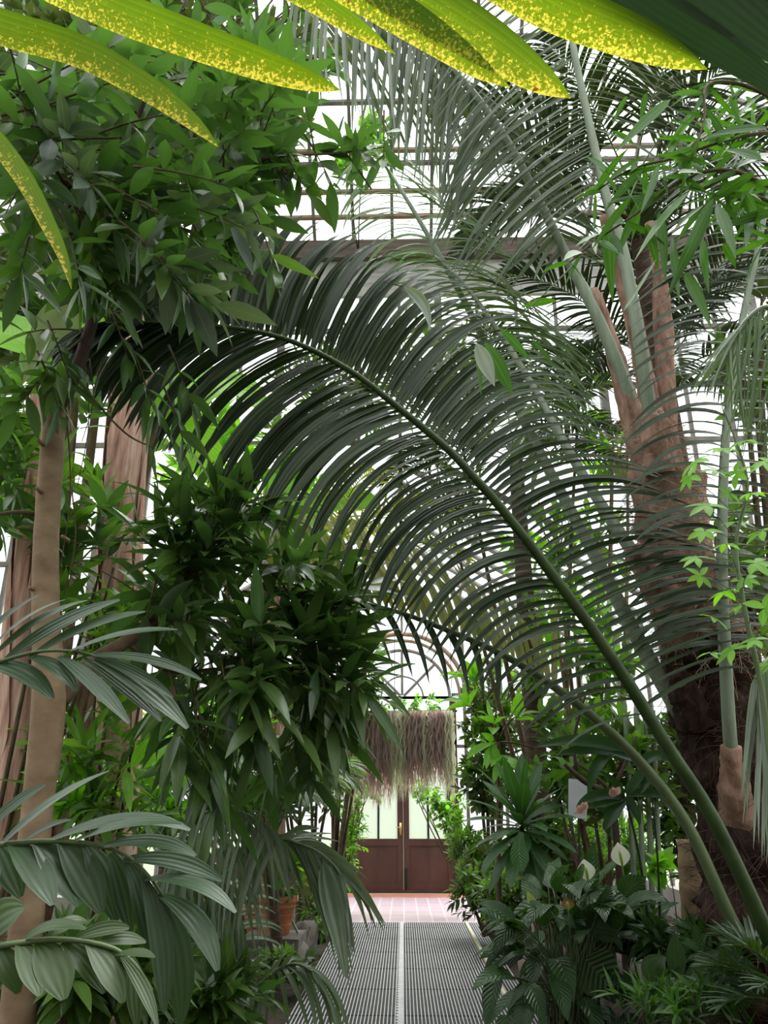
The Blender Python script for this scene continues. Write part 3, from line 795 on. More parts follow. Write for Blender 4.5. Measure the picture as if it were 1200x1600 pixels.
# lower spreading crown of narrow leaves
spine2 = np.vstack([cat(br, 24)[8:], cat(b2, 20), cat(b3, 16)])
rg0 = np.random.default_rng(5)
cnt = 0
while cnt < 88:
    u = rg0.uniform(190, 590); v = rg0.uniform(760, 1240)
    k = ((u - 380) / 215) ** 2 + ((v - 1010) / 245) ** 2
    if k > 1 or (u < 260 and v > 1120): continue
    y = rg0.uniform(3.5, 5.0)
    p = P(u, v, y); q = spine2[np.argmin(((spine2 - p) ** 2).sum(1))]
    cl(u, v, y, int(rg0.integers(9, 14)), rg0.uniform(.26, .35), rg0.uniform(.066, .082), 'lance', ln, q, .5, .55)
    cnt += 1
for u, v, y, n in ((480, 985, 3.9, 16), (440, 1010, 3.8, 12), (530, 1010, 4.0, 12), (560, 1050, 4.1, 12), (545, 1010, 4.0, 10), (250, 840, 3.6, 14), (290, 820, 3.6, 14), (330, 870, 3.7, 14), (400, 890, 3.8, 12), (450, 880, 3.9, 12), (380, 960, 3.8, 12), (350, 1090, 3.8, 12), (420, 1110, 3.8, 14), (480, 1090, 3.9, 12), (250, 780, 3.5, 9), (300, 760, 3.6, 9), (210, 830, 3.5, 8), (370, 830, 3.8, 10), (330, 970, 3.7, 10), (570, 1090, 4.2, 9), (590, 1060, 4.2, 7)):
    cl(u, v, y, n, .31, .072, 'lance', ln, spine2[np.argmin(((spine2 - P(u, v, y)) ** 2).sum(1))], .45, .5)
for u, v, y, n in ((515, 1130, 3.9, 9), (330, 1230, 3.6, 9), (340, 1260, 3.6, 7), (290, 1210, 3.6, 7), (400, 1160, 3.7, 9), (365, 1150, 3.7, 9), (540, 1120, 4.0, 7)):
    cl(u, v, y, n, .32, .072, 'lance', ln, P(u - 20, v - 120, y), .4, .9, -.9)
mb.build('twigs', M['twig'], t)['kind'] = 'stuff'
lf.build('upper_foliage', M['ficus'], t)
ls.build('upper_foliage', M['sheen'], t, label='upper leaves with grey sheen in their colour')
ln.build('lower_foliage', M['lance'], t)

# ---- long lance-leaved plant, upper right
t = thing('lance_leaved_tree', 'bright green tree with long hanging lance leaves at upper right', 'tree', P(1420, 1700, 3.0) * [1, 1, 0] + [0, 0, .1])
lf = MB()
b0 = np.array(t.location)
tk = PL([(1420, 1400, 3.0), (1400, 1000, 3.0), (1380, 600, 2.9), (1330, 350, 2.7), (1290, 200, 2.6)])
br = MB(); br.tube(np.vstack([b0[None], tk]), [.05, .045, .04, .035, .025, .015], 10, 40); br.build('trunk', M['twig'], t)
B = {}
B[0] = PL([(1330, 350, 2.7), (1200, 290, 2.3), (1130, 265, 2.2), (1060, 285, 2.2), (1000, 330, 2.2), (940, 370, 2.2), (890, 410, 2.25)])
B[1] = PL([(1310, 250, 2.65), (1200, 150, 2.3), (1110, 130, 2.2), (1100, 190, 2.15), (1080, 250, 2.1)])
B[2] = PL([(1310, 250, 2.65), (1230, 210, 2.3), (1150, 215, 2.2), (1060, 245, 2.2), (985, 265, 2.2), (930, 300, 2.3)])
B[3] = PL([(1350, 420, 2.75), (1230, 330, 2.4), (1150, 300, 2.3), (1100, 320, 2.25)])
for b in B.values():
    br = MB(); br.tube(b, np.linspace(.010, .0025, len(b)), 6, 24); br.build('branch', M['twig'], t)
ex = [((950, 345), (957, 473), 24), ((1075, 300), (990, 410), 40), ((1115, 310), (1040, 470), 30), ((1030, 260), (1000, 335), 22), ((1085, 170), (1035, 265), 20), ((1048, 155), (960, 240), 20),
      ((1025, 405), (965, 505), 16), ((1098, 375), (1108, 460), 22), ((1070, 425), (1112, 515), 20), ((1120, 320), (1150, 405), 24), ((1050, 370), (1062, 475), 16), ((1030, 330), (1040, 442), 20), ((1010, 300), (960, 410), 18),
      ((1160, 300), (1190, 360), 22), ((1215, 330), (1120, 360), 18), ((1180, 270), (1090, 330), 22), ((1140, 150), (1160, 200), 26), ((1200, 200), (1100, 215), 18), ((1005, 265), (945, 330), 16), ((985, 310), (925, 390), 14),
      ((960, 340), (900, 395), 12), ((1190, 250), (1130, 235), 20), ((1060, 270), (1105, 275), 16), ((1215, 240), (1150, 262), 22), ((950, 270), (915, 245), 10), ((940, 300), (905, 310), 9), ((965, 300), (935, 262), 9), ((990, 225), (955, 205), 10), ((1010, 145), (1000, 195), 12), ((980, 150), (955, 200), 10), ((1130, 380), (1150, 420), 16), ((1010, 350), (1030, 425), 18), ((1150, 340), (1180, 290), 18), ((1110, 250), (1180, 215), 20), ((1175, 320), (1165, 390), 18)]
for p0, p1, w in ex:
    y = 2.1 + RNG.uniform(-.15, .2)
    n_ = nz(nz(CAM - P(*p0, y)) + RNG.normal(size=3) * .45)
    ribbon_px(lf, p0, None, p1, w * 1.1, y, y + RNG.uniform(-.1, .1), 'lance', 10, n_, .2, RNG.normal() * .2, 5, sag=8)
rg0 = np.random.default_rng(8)
for k, b in B.items():
    pts = cat(b, 16)
    for i in range(4, 16):
        for _ in range(2):
            d = nz(rg0.normal(size=3) * [.8, .5, .4] + [-.35, 0, -.35])
            leafset(lf, pts[i][None], d[None], rdir(1, .8), rg0.uniform(.12, .24), rg0.uniform(.02, .034), 'lance', 8, .5, .2, np.array([rg0.normal() * .3]))
for u, v, y in ((1190, 120, 2.6), (1160, 180, 2.7), (1200, 300, 2.6), (1230, 200, 2.5), (1140, 240, 2.6), (1190, 380, 2.7), (1090, 220, 2.7), (1220, 100, 2.4)):
    twig_leaves(lf, P(1290, v - 30, 2.7), P(u, v, y), 11, .2, .03, 'lance', .2, .6, 1.0, None)
lf.build('foliage', M['bamboo'], t)

# ---- compound-leaved climber on the right
t = thing('umbrella_leaf_climber', 'lime green climber with five-fingered leaves at right edge before the palm', 'climber', P(1250, 1800, 3.0) * [1, 1, 0] + [0, 0, .1])
b0 = np.array(t.location)
vs = PL([(1235, 1600, 3.0), (1215, 1300, 3.0), (1190, 1080, 3.0), (1165, 960, 3.0), (1150, 850, 3.05), (1168, 760, 3.05), (1150, 690, 3.1), (1130, 640, 3.1)])
st, lf = MB(), MB()
st.tube(np.vstack([b0[None], vs]), np.linspace(.014, .004, len(vs) + 1), 7, 50)
vsr = cat(vs, 60)
for u, v, s in ((1085, 722, 1), (1130, 700, 1), (1165, 688, 1), (1120, 735, .8), (1078, 745, .8), (1150, 740, .9), (1105, 790, 1), (1150, 815, .9), (1100, 830, .9), (1190, 830, 1), (1175, 770, .8), (1090, 872, .9), (1135, 850, .8), (1180, 880, 1), (1130, 925, 1), (1095, 900, .7),
                (1160, 945, .9), (1195, 950, 1), (1115, 965, .8), (1145, 1015, .9), (1180, 1000, .8), (1110, 1020, .7), (1195, 720, 1), (1205, 1040, 1), (1140, 770, .7), (1165, 905, .8)):
    c = P(u, v, 3.0 + RNG.uniform(-.2, .15))
    q = vsr[np.argmin(((vsr - c) ** 2).sum(1)) - 1]
    st.tube(bez(q[None], ((q + c) / 2 + [0, 0, .03])[None], c[None], 5)[0], .0018, 5)
    nn = nz(nz(CAM - c) * .6 + np.array([0, 0, 1.0]) + RNG.normal(size=3) * .3)
    ax = nz(np.cross(nn, RNG.normal(size=3))); bx = np.cross(nn, ax)
    k = 5
    ph = RNG.uniform(0, 6) + np.arange(k) * 6.283 / k * .85
    d = ax * np.cos(ph)[:, None] + bx * np.sin(ph)[:, None] - Z * .15
    leafset(lf, np.repeat(c[None], k, 0), d, np.repeat(nn[None], k, 0), .09 * s * RNG.uniform(.8, 1.1, k), .034 * s, 'ell', 7, .45, .2, RNG.normal(size=k) * .2)
st.build('stem', M['stem'], t); lf.build('foliage', M['lime'], t)

# ---- loose sprig with a bright pair of leaves in front of the great frond
t = thing('leaf_sprig', 'thin hanging stem with bright green leaf pair before the great frond', 'sprig', P(905, 405, 2.3))
st, lf = MB(), MB()
st.tube(PL([(905, 405, 2.3), (860, 450, 2.3), (810, 497, 2.3), (770, 535, 2.3), (730, 575, 2.3)]), [.0028, .0025, .002, .0016, .001], 6, 20)
for p0, p1, w, y in (((757, 535), (802, 618), 28, 2.28), ((745, 540), (752, 620), 10, 2.32), ((780, 512), (830, 566), 16, 2.32), ((830, 530), (868, 576), 9, 2.34), ((870, 470), (815, 480), 14, 2.32)):
    n_ = nz(nz(CAM - P(*p0, y)) + RNG.normal(size=3) * .2)
    ribbon_px(lf, p0, None, p1, w, y, y, 'ell', 10, n_, .15, .1, 5, sag=6)
st.build('stem', M['stem'], t); lf.build('foliage', M['bamboo'], t)
lf = MB(); ribbon_px(lf, (744, 536), None, (773, 604), 27, 2.22, 2.2, 'ell', 10, None, .12, .1, 5, sag=4); lf.build('faded_leaf', M['grey'], t, label='pale faded leaf')
t = thing('withered_leaf', 'limp grey withered leaf caught on the great frond below the beam', 'leaf', P(640, 452, 3.7))
lf = MB(); ribbon_px(lf, (630, 448), (668, 465), (672, 517), 20, 3.7, 3.65, 'ell', 12, None, .3, .4, 5); lf.build('blade', M['grey'], t)
lf = MB(); lf.tube(PL([(600, 440, 3.75), (630, 448, 3.7)]), .003, 5); lf.build('stalk', M['twig'], t)
# ================================================================== the great palm on the right
def station_frond(parent, st, n, w, rad, matl='palm', matr='rachis', name='frond', R=11, seed=1, jit=8, nrm=(0, -.75, .65), sides=(0, 1), t0=0.0, label=None, drop=.0, kind='blade', w1=None, warp=1.0, straight=0.0):
    """st rows: rachis u,v,y | tip a u,v,y | ctrl a u,v | tip b u,v,y | ctrl b u,v"""
    rg_ = np.random.default_rng(seed)
    a = np.array(st, float)
    rr = cat(a[:, :3], 60)
    mb = MB(); mb.tube(P(rr[:, 0], rr[:, 1], rr[:, 2]), np.linspace(rad[0], rad[1], 60), 9)
    f = mb.build(name, M[matr], parent, True, label)
    lf = MB()
    for s in sides:
        dn = cat(a, 600)
        cum = np.concatenate([[0], np.cumsum(np.linalg.norm(np.diff(dn[:, :2], axis=0), axis=1))])
        s0 = cum[int(599 * t0)]
        q_ = s0 + (cum[-1] - s0) * np.linspace(0, 1, n) ** warp
        k = np.stack([np.interp(q_, cum, dn[:, j]) for j in range(dn.shape[1])], 1)
        wk = np.linspace(w, w1 or w, n)
        if s == 1 and len(k) > 2: k = (k + np.roll(k, -1, 0))[:-1] / 2; wk = wk[:-1]
        m = len(k)
        tip = k[:, 3:6] if s == 0 else k[:, 8:11]
        c = k[:, 6:8] if s == 0 else k[:, 11:13]
        c = c * (1 - straight) + straight * (k[:, :2] + tip[:, :2]) / 2
        tip = tip + rg_.normal(size=tip.shape) * [jit, jit, .05]; c = c + rg_.normal(size=c.shape) * jit * .5
        y = k[:, 2]
        A = P(k[:, 0], k[:, 1], y); B_ = P(tip[:, 0], tip[:, 1], tip[:, 2]); Cc = P(c[:, 0], c[:, 1], (y + tip[:, 2]) / 2)
        keep = rg_.random(m) > drop
        pos = bez(A, Cc, B_, R)[keep]; m = len(pos)
        nn = nz(np.array(nrm)[None] + rg_.normal(size=(m, 3)) * .22)
        lf.ribbons(pos, nn, wk[keep] * rg_.uniform(.85, 1.15, m), prof(kind, R), .28, 0, 3, rg_.normal(size=m) * .25)
    lf.build('leaflet_blades', M[matl], f)
    return f


base = P(1222, 1620, 5.0); base[2] = .05
palm = thing('fibrous_palm', 'huge palm with thick shaggy brown trunk and arching fronds at right', 'palm', base)
tc = np.array([(1232, 1700, 5.0, .38), (1216, 1560, 5.0, .36), (1196, 1400, 5.0, .34), (1170, 1250, 5.0, .33), (1136, 1120, 5.0, .31), (1104, 1020, 5.0, .27), (1075, 930, 5.0, .235), (1052, 850, 5.0, .215), (1034, 780, 5.0, .20), (1024, 715, 5.0, .185), (1012, 650, 5.02, .13)])
pts = P(tc[:, 0], tc[:, 1], tc[:, 2])
full = np.column_stack([pts, tc[:, 3]])
rs = cat(full, 90)
def rough_tube(mb, p, r, sides=30, amp=.06, ring=0, seed=0):
    rg_ = np.random.default_rng(seed)
    tan = nz(np.gradient(p, axis=0)); a = nz(np.cross(tan, [0, 1.0, 0])); b = np.cross(tan, a)
    th = np.linspace(0, 6.2832, sides, endpoint=False)
    q = np.arange(len(p))
    rr = r[:, None] * (1 + amp * np.sin(3 * th[None] + q[:, None] * .5) * .5 + amp * rg_.normal(size=(len(p), sides)) * .6 + amp * np.sin(q * ring)[:, None])
    V = p[:, None] + rr[..., None] * (np.cos(th)[None, :, None] * a[:, None] + np.sin(th)[None, :, None] * b[:, None])
    V = np.concatenate([V, np.repeat(p[-1:, None], sides, 1)], 0)
    mb.grid(V[None], np.zeros((len(V), sides, 2)), closed=True)
    return a, b
i_cut = 46
mb = MB(); rough_tube(mb, rs[:i_cut + 1, :3], rs[:i_cut + 1, 3], 34, .10, .9, 1); mb.build('trunk', M['oldfibre'], palm, label='dark lower trunk, old fibre with shade in its colour')
mb = MB(); rough_tube(mb, rs[i_cut:, :3], rs[i_cut:, 3], 34, .06, .7, 2); mb.build('upper_trunk', M['fibre'], palm, label='pinkish brown upper trunk')
# leaf bases (boots)
def boot(px, r, mat='fibre'):
    mb = MB(); p = np.array([[*P(a, b, c), rr] for (a, b, c), rr in zip(px, r)]); q = cat(p, 26)
    rough_tube(mb, q[:, :3], q[:, 3], 16, .07, .6, int(px[0][0]) + len(px)); return mb.build('leaf_base', M[mat], palm)
boot([(1020, 740, 4.95), (985, 640, 4.93), (962, 560, 4.9), (945, 500, 4.9), (925, 455, 4.9)], [.11, .085, .06, .05, .045])
boot([(1030, 720, 5.05), (1010, 600, 5.1), (985, 480, 5.1), (960, 400, 5.1), (945, 340, 5.1)], [.10, .075, .065, .055, .045])
boot([(1035, 740, 5.1), (1040, 620, 5.15), (1035, 500, 5.2), (1030, 420, 5.2), (1015, 350, 5.2)], [.11, .08, .07, .055, .04])
boot([(1030, 740, 4.8), (1022, 690, 4.74), (1016, 650, 4.72)], [.1, .08, .055])
boot([(1095, 1130, 4.85), (1072, 1085, 4.8), (1058, 1050, 4.78)], [.14, .10, .05], 'oldfibre')
boot([(1060, 960, 4.85), (1020, 905, 4.8), (985, 855, 4.78)], [.16, .10, .06])
boot([(1168, 1330, 4.95), (1152, 1265, 4.74), (1144, 1205, 4.64), (1141, 1165, 4.6)], [.15, .10, .07, .052])
boot([(1075, 880, 5.15), (1085, 800, 5.3), (1090, 740, 5.35)], [.16, .10, .06])
# loose fibre
rg0 = np.random.default_rng(3)
fb = MB(); Nf = 4200
i = rg0.integers(2, 88, Nf); th = rg0.uniform(0, 6.2832, Nf)
c = rs[i, :3]; r = rs[i, 3] * 1.03
out = np.stack([np.cos(th), np.sin(th), np.zeros(Nf)], 1)
A = c + out * r[:, None]
d = nz(np.cross(out, Z) * rg0.normal(size=(Nf, 1)) * .9 + Z * rg0.normal(size=(Nf, 1)) * .8 + out * .25)
L_ = rg0.uniform(.08, .26, Nf)
B_ = A + d * L_[:, None] - Z * (L_ * .25)[:, None]; Cc = A + d * (L_ * .5)[:, None] + out * .05
hi = i >= i_cut - 4
fb.ribbons(bez(A, Cc, B_, 5)[hi], out[hi], np.full(hi.sum(), .003), np.ones(5), 0, 0, 2)
fo = fb.build('fibre', M['hair'], palm); fo['kind'] = 'stuff'
fb = MB(); fb.ribbons(bez(A, Cc, B_, 5)[~hi], out[~hi], np.full((~hi).sum(), .0026), np.ones(5), 0, 0, 2)
fo = fb.build('old_fibre', M['oldhair'], palm); fo['kind'] = 'stuff'
# cut end of an old leaf base
mb = MB(); mb.tube([P(1076, 1078, 4.78), P(1062, 1066, 4.75)], [.05, .045], 9); mb.build('cut_stub', M['bark'], palm, label='pale torn leaf stub')

# fronds. columns: rachis u,v,y | tip a u,v,y | ctrl a u,v | tip b u,v,y | ctrl b u,v
F1 = [
    (1260, 1640, 4.9, 1250, 1645, 4.9, 1255, 1640, 1270, 1640, 4.9, 1265, 1640),
    (1215, 1500, 4.4, 1170, 1500, 4.4, 1190, 1490, 1230, 1480, 4.4, 1220, 1480),
    (1120, 1290, 4.3, 1060, 1300, 4.2, 1085, 1280, 1160, 1250, 4.3, 1140, 1260),
    (1045, 1170, 4.25, 915, 1235, 4.1, 960, 1175, 1165, 1095, 4.35, 1110, 1105),
    (985, 1072, 4.2, 830, 1150, 4.0, 885, 1075, 1195, 1000, 4.4, 1110, 1000),
    (915, 968, 4.15, 740, 1075, 3.9, 790, 965, 1190, 905, 4.45, 1060, 890),
    (850, 880, 4.1, 660, 1010, 3.8, 715, 880, 1120, 850, 4.45, 985, 790),
    (780, 790, 4.05, 585, 960, 3.7, 640, 800, 1050, 760, 4.45, 900, 690),
    (740, 745, 4.0, 545, 930, 3.65, 600, 765, 1000, 715, 4.4, 850, 625),
    (700, 702, 4.0, 505, 900, 3.6, 560, 730, 930, 625, 4.4, 800, 560),
    (630, 643, 3.95, 425, 840, 3.55, 480, 680, 850, 515, 4.4, 730, 480),
    (560, 588, 3.9, 350, 790, 3.5, 410, 640, 740, 445, 4.3, 640, 410),
    (500, 553, 3.85, 295, 740, 3.5, 350, 610, 625, 395, 4.2, 560, 385),
    (440, 528, 3.8, 250, 700, 3.5, 300, 580, 540, 365, 4.1, 470, 400),
    (370, 513, 3.75, 205, 670, 3.5, 250, 560, 455, 345, 4.0, 385, 400),
    (300, 507, 3.7, 165, 640, 3.5, 200, 545, 375, 340, 3.9, 310, 400),
    (230, 504, 3.65, 120, 600, 3.45, 150, 530, 290, 360, 3.8, 240, 410),
    (165, 505, 3.6, 70, 560, 3.4, 100, 520, 200, 400, 3.7, 170, 430)]
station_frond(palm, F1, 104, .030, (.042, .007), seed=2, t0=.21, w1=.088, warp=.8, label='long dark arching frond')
F2 = [
    (1215, 1540, 4.95, 1200, 1545, 4.9, 1205, 1540, 1225, 1540, 4.95, 1220, 1540),
    (1150, 1450, 4.7, 1100, 1470, 4.7, 1120, 1450, 1170, 1430, 4.7, 1160, 1440),
    (1075, 1290, 4.6, 1010, 1330, 4.5, 1040, 1290, 1120, 1250, 4.7, 1100, 1260),
    (1000, 1190, 4.55, 945, 1265, 4.4, 975, 1200, 1060, 1130, 4.8, 1030, 1140),
    (920, 1115, 4.5, 890, 1180, 4.3, 905, 1125, 930, 1000, 4.9, 930, 1050),
    (840, 1055, 4.5, 820, 1120, 4.3, 830, 1070, 800, 930, 5.0, 830, 980),
    (770, 1015, 4.5, 775, 1085, 4.3, 775, 1035, 710, 880, 5.0, 745, 930),
    (700, 985, 4.5, 735, 1060, 4.3, 725, 1010, 630, 830, 5.0, 665, 890),
    (640, 962, 4.5, 680, 1048, 4.3, 665, 995, 570, 800, 5.0, 605, 870),
    (580, 945, 4.5, 632, 1030, 4.3, 610, 975, 510, 790, 5.0, 550, 860),
    (500, 928, 4.5, 570, 1010, 4.3, 545, 960, 440, 790, 5.0, 475, 850),
    (420, 915, 4.5, 480, 980, 4.3, 460, 940, 370, 800, 5.0, 400, 850)]
station_frond(palm, F2, 46, .034, (.038, .006), matl='gold', matr='stem', seed=3, sides=(1,), jit=14, t0=.42, w1=.05, label='low frond with yellow light in its leaflet colour')  # yellow light on these leaflets is put into their colour
f2 = [x for x in C.objects if x.get('label') == 'low frond with yellow light in its leaflet colour'][0]
# its lower row stays plain green, no yellow light in the colour
lf = MB(); k = cat(np.array(F2, float), 40)[20:]; k = k[k[:, 0] < 790][::2]; k[:, 4] += 25; NK = len(k)
A = P(k[:, 0], k[:, 1], k[:, 2]); B_ = P(k[:, 3], k[:, 4], k[:, 5]); Cc = P(k[:, 6], k[:, 7], k[:, 2])
lf.ribbons(bez(A, Cc, B_, 9), nz(np.array([[0, -.75, .6]]) + RNG.normal(size=(NK, 3)) * .25), np.full(NK, .042), prof('blade', 9), .25)
lf.build('leaflet_blades', M['palm'], f2)
# petiole A: pale, straight up, leafy far overhead
F3 = [
    (1034, 790, 4.92, 1010, 795, 4.9, 1020, 790, 1055, 790, 4.95, 1045, 790),
    (1005, 570, 4.7, 1000, 570, 4.7, 1002, 570, 1010, 570, 4.7, 1010, 570),
    (975, 400, 4.7, 960, 420, 4.7, 968, 410, 990, 400, 4.7, 985, 400),
    (945, 300, 4.7, 800, 420, 4.6, 860, 320, 1020, 330, 4.7, 985, 290),
    (920, 190, 4.7, 720, 360, 4.5, 790, 210, 1090, 260, 4.7, 1000, 170),
    (897, 80, 4.7, 690, 270, 4.5, 760, 100, 1090, 150, 4.7, 1000, 60),
    (878, -40, 4.75, 670, 150, 4.5, 740, -20, 1070, 40, 4.7, 980, -60),
    (850, -170, 4.8, 640, 20, 4.5, 720, -150, 1040, -80, 4.7, 960, -190)]
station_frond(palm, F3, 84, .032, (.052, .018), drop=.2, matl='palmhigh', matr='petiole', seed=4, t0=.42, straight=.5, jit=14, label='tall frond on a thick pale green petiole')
F4 = [
    (1012, 720, 4.98, 990, 725, 4.95, 1000, 720, 1030, 720, 5, 1020, 720),
    (980, 610, 4.88, 960, 615, 4.8, 970, 610, 1000, 610, 4.9, 990, 610),
    (940, 510, 4.85, 930, 515, 4.8, 935, 512, 950, 510, 4.9, 945, 510),
    (895, 420, 4.85, 880, 440, 4.8, 888, 430, 930, 430, 4.9, 910, 420),
    (845, 320, 4.85, 740, 440, 4.7, 790, 350, 960, 400, 5.0, 910, 310),
    (795, 225, 4.8, 680, 400, 4.6, 720, 270, 900, 330, 5.0, 860, 220),
    (735, 140, 4.75, 690, 330, 4.6, 695, 200, 860, 280, 5.0, 810, 140),
    (670, 75, 4.7, 650, 285, 4.5, 645, 150, 790, 290, 5.0, 740, 100),
    (600, 30, 4.6, 590, 220, 4.4, 580, 100, 730, 270, 4.9, 680, 80),
    (530, 5, 4.5, 525, 170, 4.3, 515, 70, 660, 250, 4.8, 610, 70),
    (460, -5, 4.4, 450, 140, 4.3, 440, 50, 590, 220, 4.7, 540, 60)]
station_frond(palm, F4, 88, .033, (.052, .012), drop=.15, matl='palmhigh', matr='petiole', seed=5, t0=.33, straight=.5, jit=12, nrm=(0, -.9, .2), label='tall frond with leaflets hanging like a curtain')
# petioles behind the arching frond, short bunched leaflets up in the middle
F5 = [
    (1066, 1120, 4.9, 1050, 1120, 4.9, 1058, 1120, 1080, 1120, 4.9, 1075, 1120),
    (1000, 1005, 5.0, 990, 1005, 5.0, 995, 1005, 1010, 1005, 5.0, 1005, 1005),
    (925, 860, 5.1, 915, 860, 5.1, 920, 860, 935, 860, 5.1, 930, 860),
    (850, 720, 5.2, 820, 760, 5.2, 835, 740, 890, 720, 5.2, 870, 715),
    (785, 590, 5.3, 690, 640, 5.2, 730, 590, 890, 640, 5.3, 850, 570),
    (725, 470, 5.4, 620, 500, 5.2, 660, 450, 850, 510, 5.4, 810, 450),
    (670, 370, 5.5, 570, 400, 5.3, 610, 350, 800, 410, 5.5, 750, 350),
    (622, 290, 5.6, 530, 340, 5.4, 560, 280, 730, 360, 5.6, 690, 290),
    (585, 235, 5.7, 520, 290, 5.6, 545, 240, 660, 300, 5.7, 630, 240)]
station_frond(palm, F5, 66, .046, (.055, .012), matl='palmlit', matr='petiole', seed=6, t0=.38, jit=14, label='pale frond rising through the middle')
F6 = [
    (1000, 880, 4.8, 990, 885, 4.8, 995, 882, 1010, 880, 4.8, 1005, 880),
    (940, 790, 4.9, 930, 795, 4.9, 935, 792, 950, 790, 4.9, 945, 790),
    (880, 690, 5.0, 860, 700, 5.0, 870, 690, 900, 690, 5.0, 890, 690),
    (830, 600, 5.1, 740, 660, 5.0, 780, 610, 930, 680, 5.1, 890, 610),
    (780, 520, 5.2, 680, 560, 5.1, 720, 510, 930, 590, 5.2, 860, 510),
    (730, 450, 5.3, 640, 480, 5.2, 680, 440, 880, 520, 5.3, 810, 440),
    (680, 400, 5.4, 600, 430, 5.3, 630, 390, 800, 470, 5.4, 750, 400)]
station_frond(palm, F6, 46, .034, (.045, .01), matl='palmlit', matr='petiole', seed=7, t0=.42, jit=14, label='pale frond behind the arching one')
# right-hand frond: dark leaflets reaching left across the trunk
F7 = [
    (1168, 1320, 5.15, 1160, 1320, 5.1, 1165, 1320, 1178, 1320, 5.15, 1172, 1320),
    (1144, 1190, 4.62, 1135, 1190, 4.6, 1138, 1190, 1155, 1190, 4.6, 1148, 1190),
    (1132, 1000, 4.5, 1000, 1050, 4.3, 1060, 985, 1260, 1040, 4.6, 1200, 990),
    (1128, 880, 4.45, 980, 930, 4.2, 1050, 860, 1280, 930, 4.6, 1210, 870),
    (1130, 760, 4.4, 975, 800, 4.2, 1050, 735, 1290, 810, 4.6, 1210, 750),
    (1138, 640, 4.4, 975, 690, 4.2, 1050, 615, 1300, 690, 4.6, 1220, 630),
    (1160, 500, 4.4, 980, 560, 4.2, 1060, 475, 1310, 560, 4.6, 1240, 490),
    (1182, 400, 4.4, 990, 460, 4.2, 1080, 380, 1330, 470, 4.6, 1260, 390),
    (1205, 280, 4.4, 1010, 350, 4.2, 1100, 270, 1350, 350, 4.6, 1280, 280),
    (1225, 160, 4.4, 1040, 250, 4.2, 1130, 160, 1360, 240, 4.6, 1300, 160)]
station_frond(palm, F7, 54, .044, (.042, .014), matl='palm', matr='petiole', seed=8, t0=.22, jit=9, label='upright frond at the right edge with leaflets across the trunk')

# grey drooping fronds at the right edge belong to a palm standing nearer
t = thing('grey_drooping_palm', 'grey-green palm with limp hanging leaflets at the right edge', 'palm', P(1330, 1750, 3.2) * [1, 1, 0] + [0, 0, .1])
b0 = np.array(t.location)
mb = MB(); mb.tube(np.vstack([b0[None], PL([(1330, 1500, 3.3), (1320, 1200, 3.3)])]), [.07, .06, .05], 10, 20); mb.build('trunk', M['darkbark'], t)
G1 = [(1310, 1250, 3.3, 1300, 1400, 3.3, 1305, 1320, 1320, 1400, 3.3, 1318, 1320), (1270, 1080, 3.3, 1240, 1330, 3.2, 1250, 1180, 1290, 1330, 3.3, 1285, 1200),
      (1225, 1025, 3.2, 1190, 1340, 3.1, 1196, 1120, 1250, 1330, 3.2, 1240, 1150), (1195, 1035, 3.1, 1170, 1290, 3.0, 1176, 1110, 1215, 1330, 3.1, 1205, 1120), (1180, 1060, 3.05, 1162, 1230, 3.0, 1166, 1120, 1190, 1300, 3.0, 1186, 1150)]
station_frond(t, G1, 44, .024, (.02, .006), 'grey', 'stem', seed=9, nrm=(0, -.9, .1), jit=5)
G2 = [(1320, 1200, 3.3, 1320, 1210, 3.3, 1320, 1205, 1320, 1210, 3.3, 1320, 1205), (1290, 700, 3.3, 1250, 760, 3.3, 1270, 720, 1300, 800, 3.3, 1310, 740), (1240, 520, 3.25, 1180, 720, 3.2, 1200, 580, 1240, 760, 3.2, 1245, 600),
      (1200, 480, 3.2, 1130, 650, 3.2, 1150, 530, 1200, 720, 3.2, 1200, 580), (1165, 500, 3.15, 1110, 620, 3.1, 1130, 540, 1165, 700, 3.1, 1165, 590), (1140, 540, 3.1, 1105, 610, 3.1, 1115, 570, 1140, 640, 3.1, 1140, 590)]
station_frond(t, G2, 64, .011, (.02, .005), 'palmlit', 'stem', seed=10, nrm=(0, -.9, .1), jit=16, t0=.2)
# ================================================================== mid-distance and background plants
def ground(u, v, y):
    p = P(u, v, y); p[2] = .08; return p


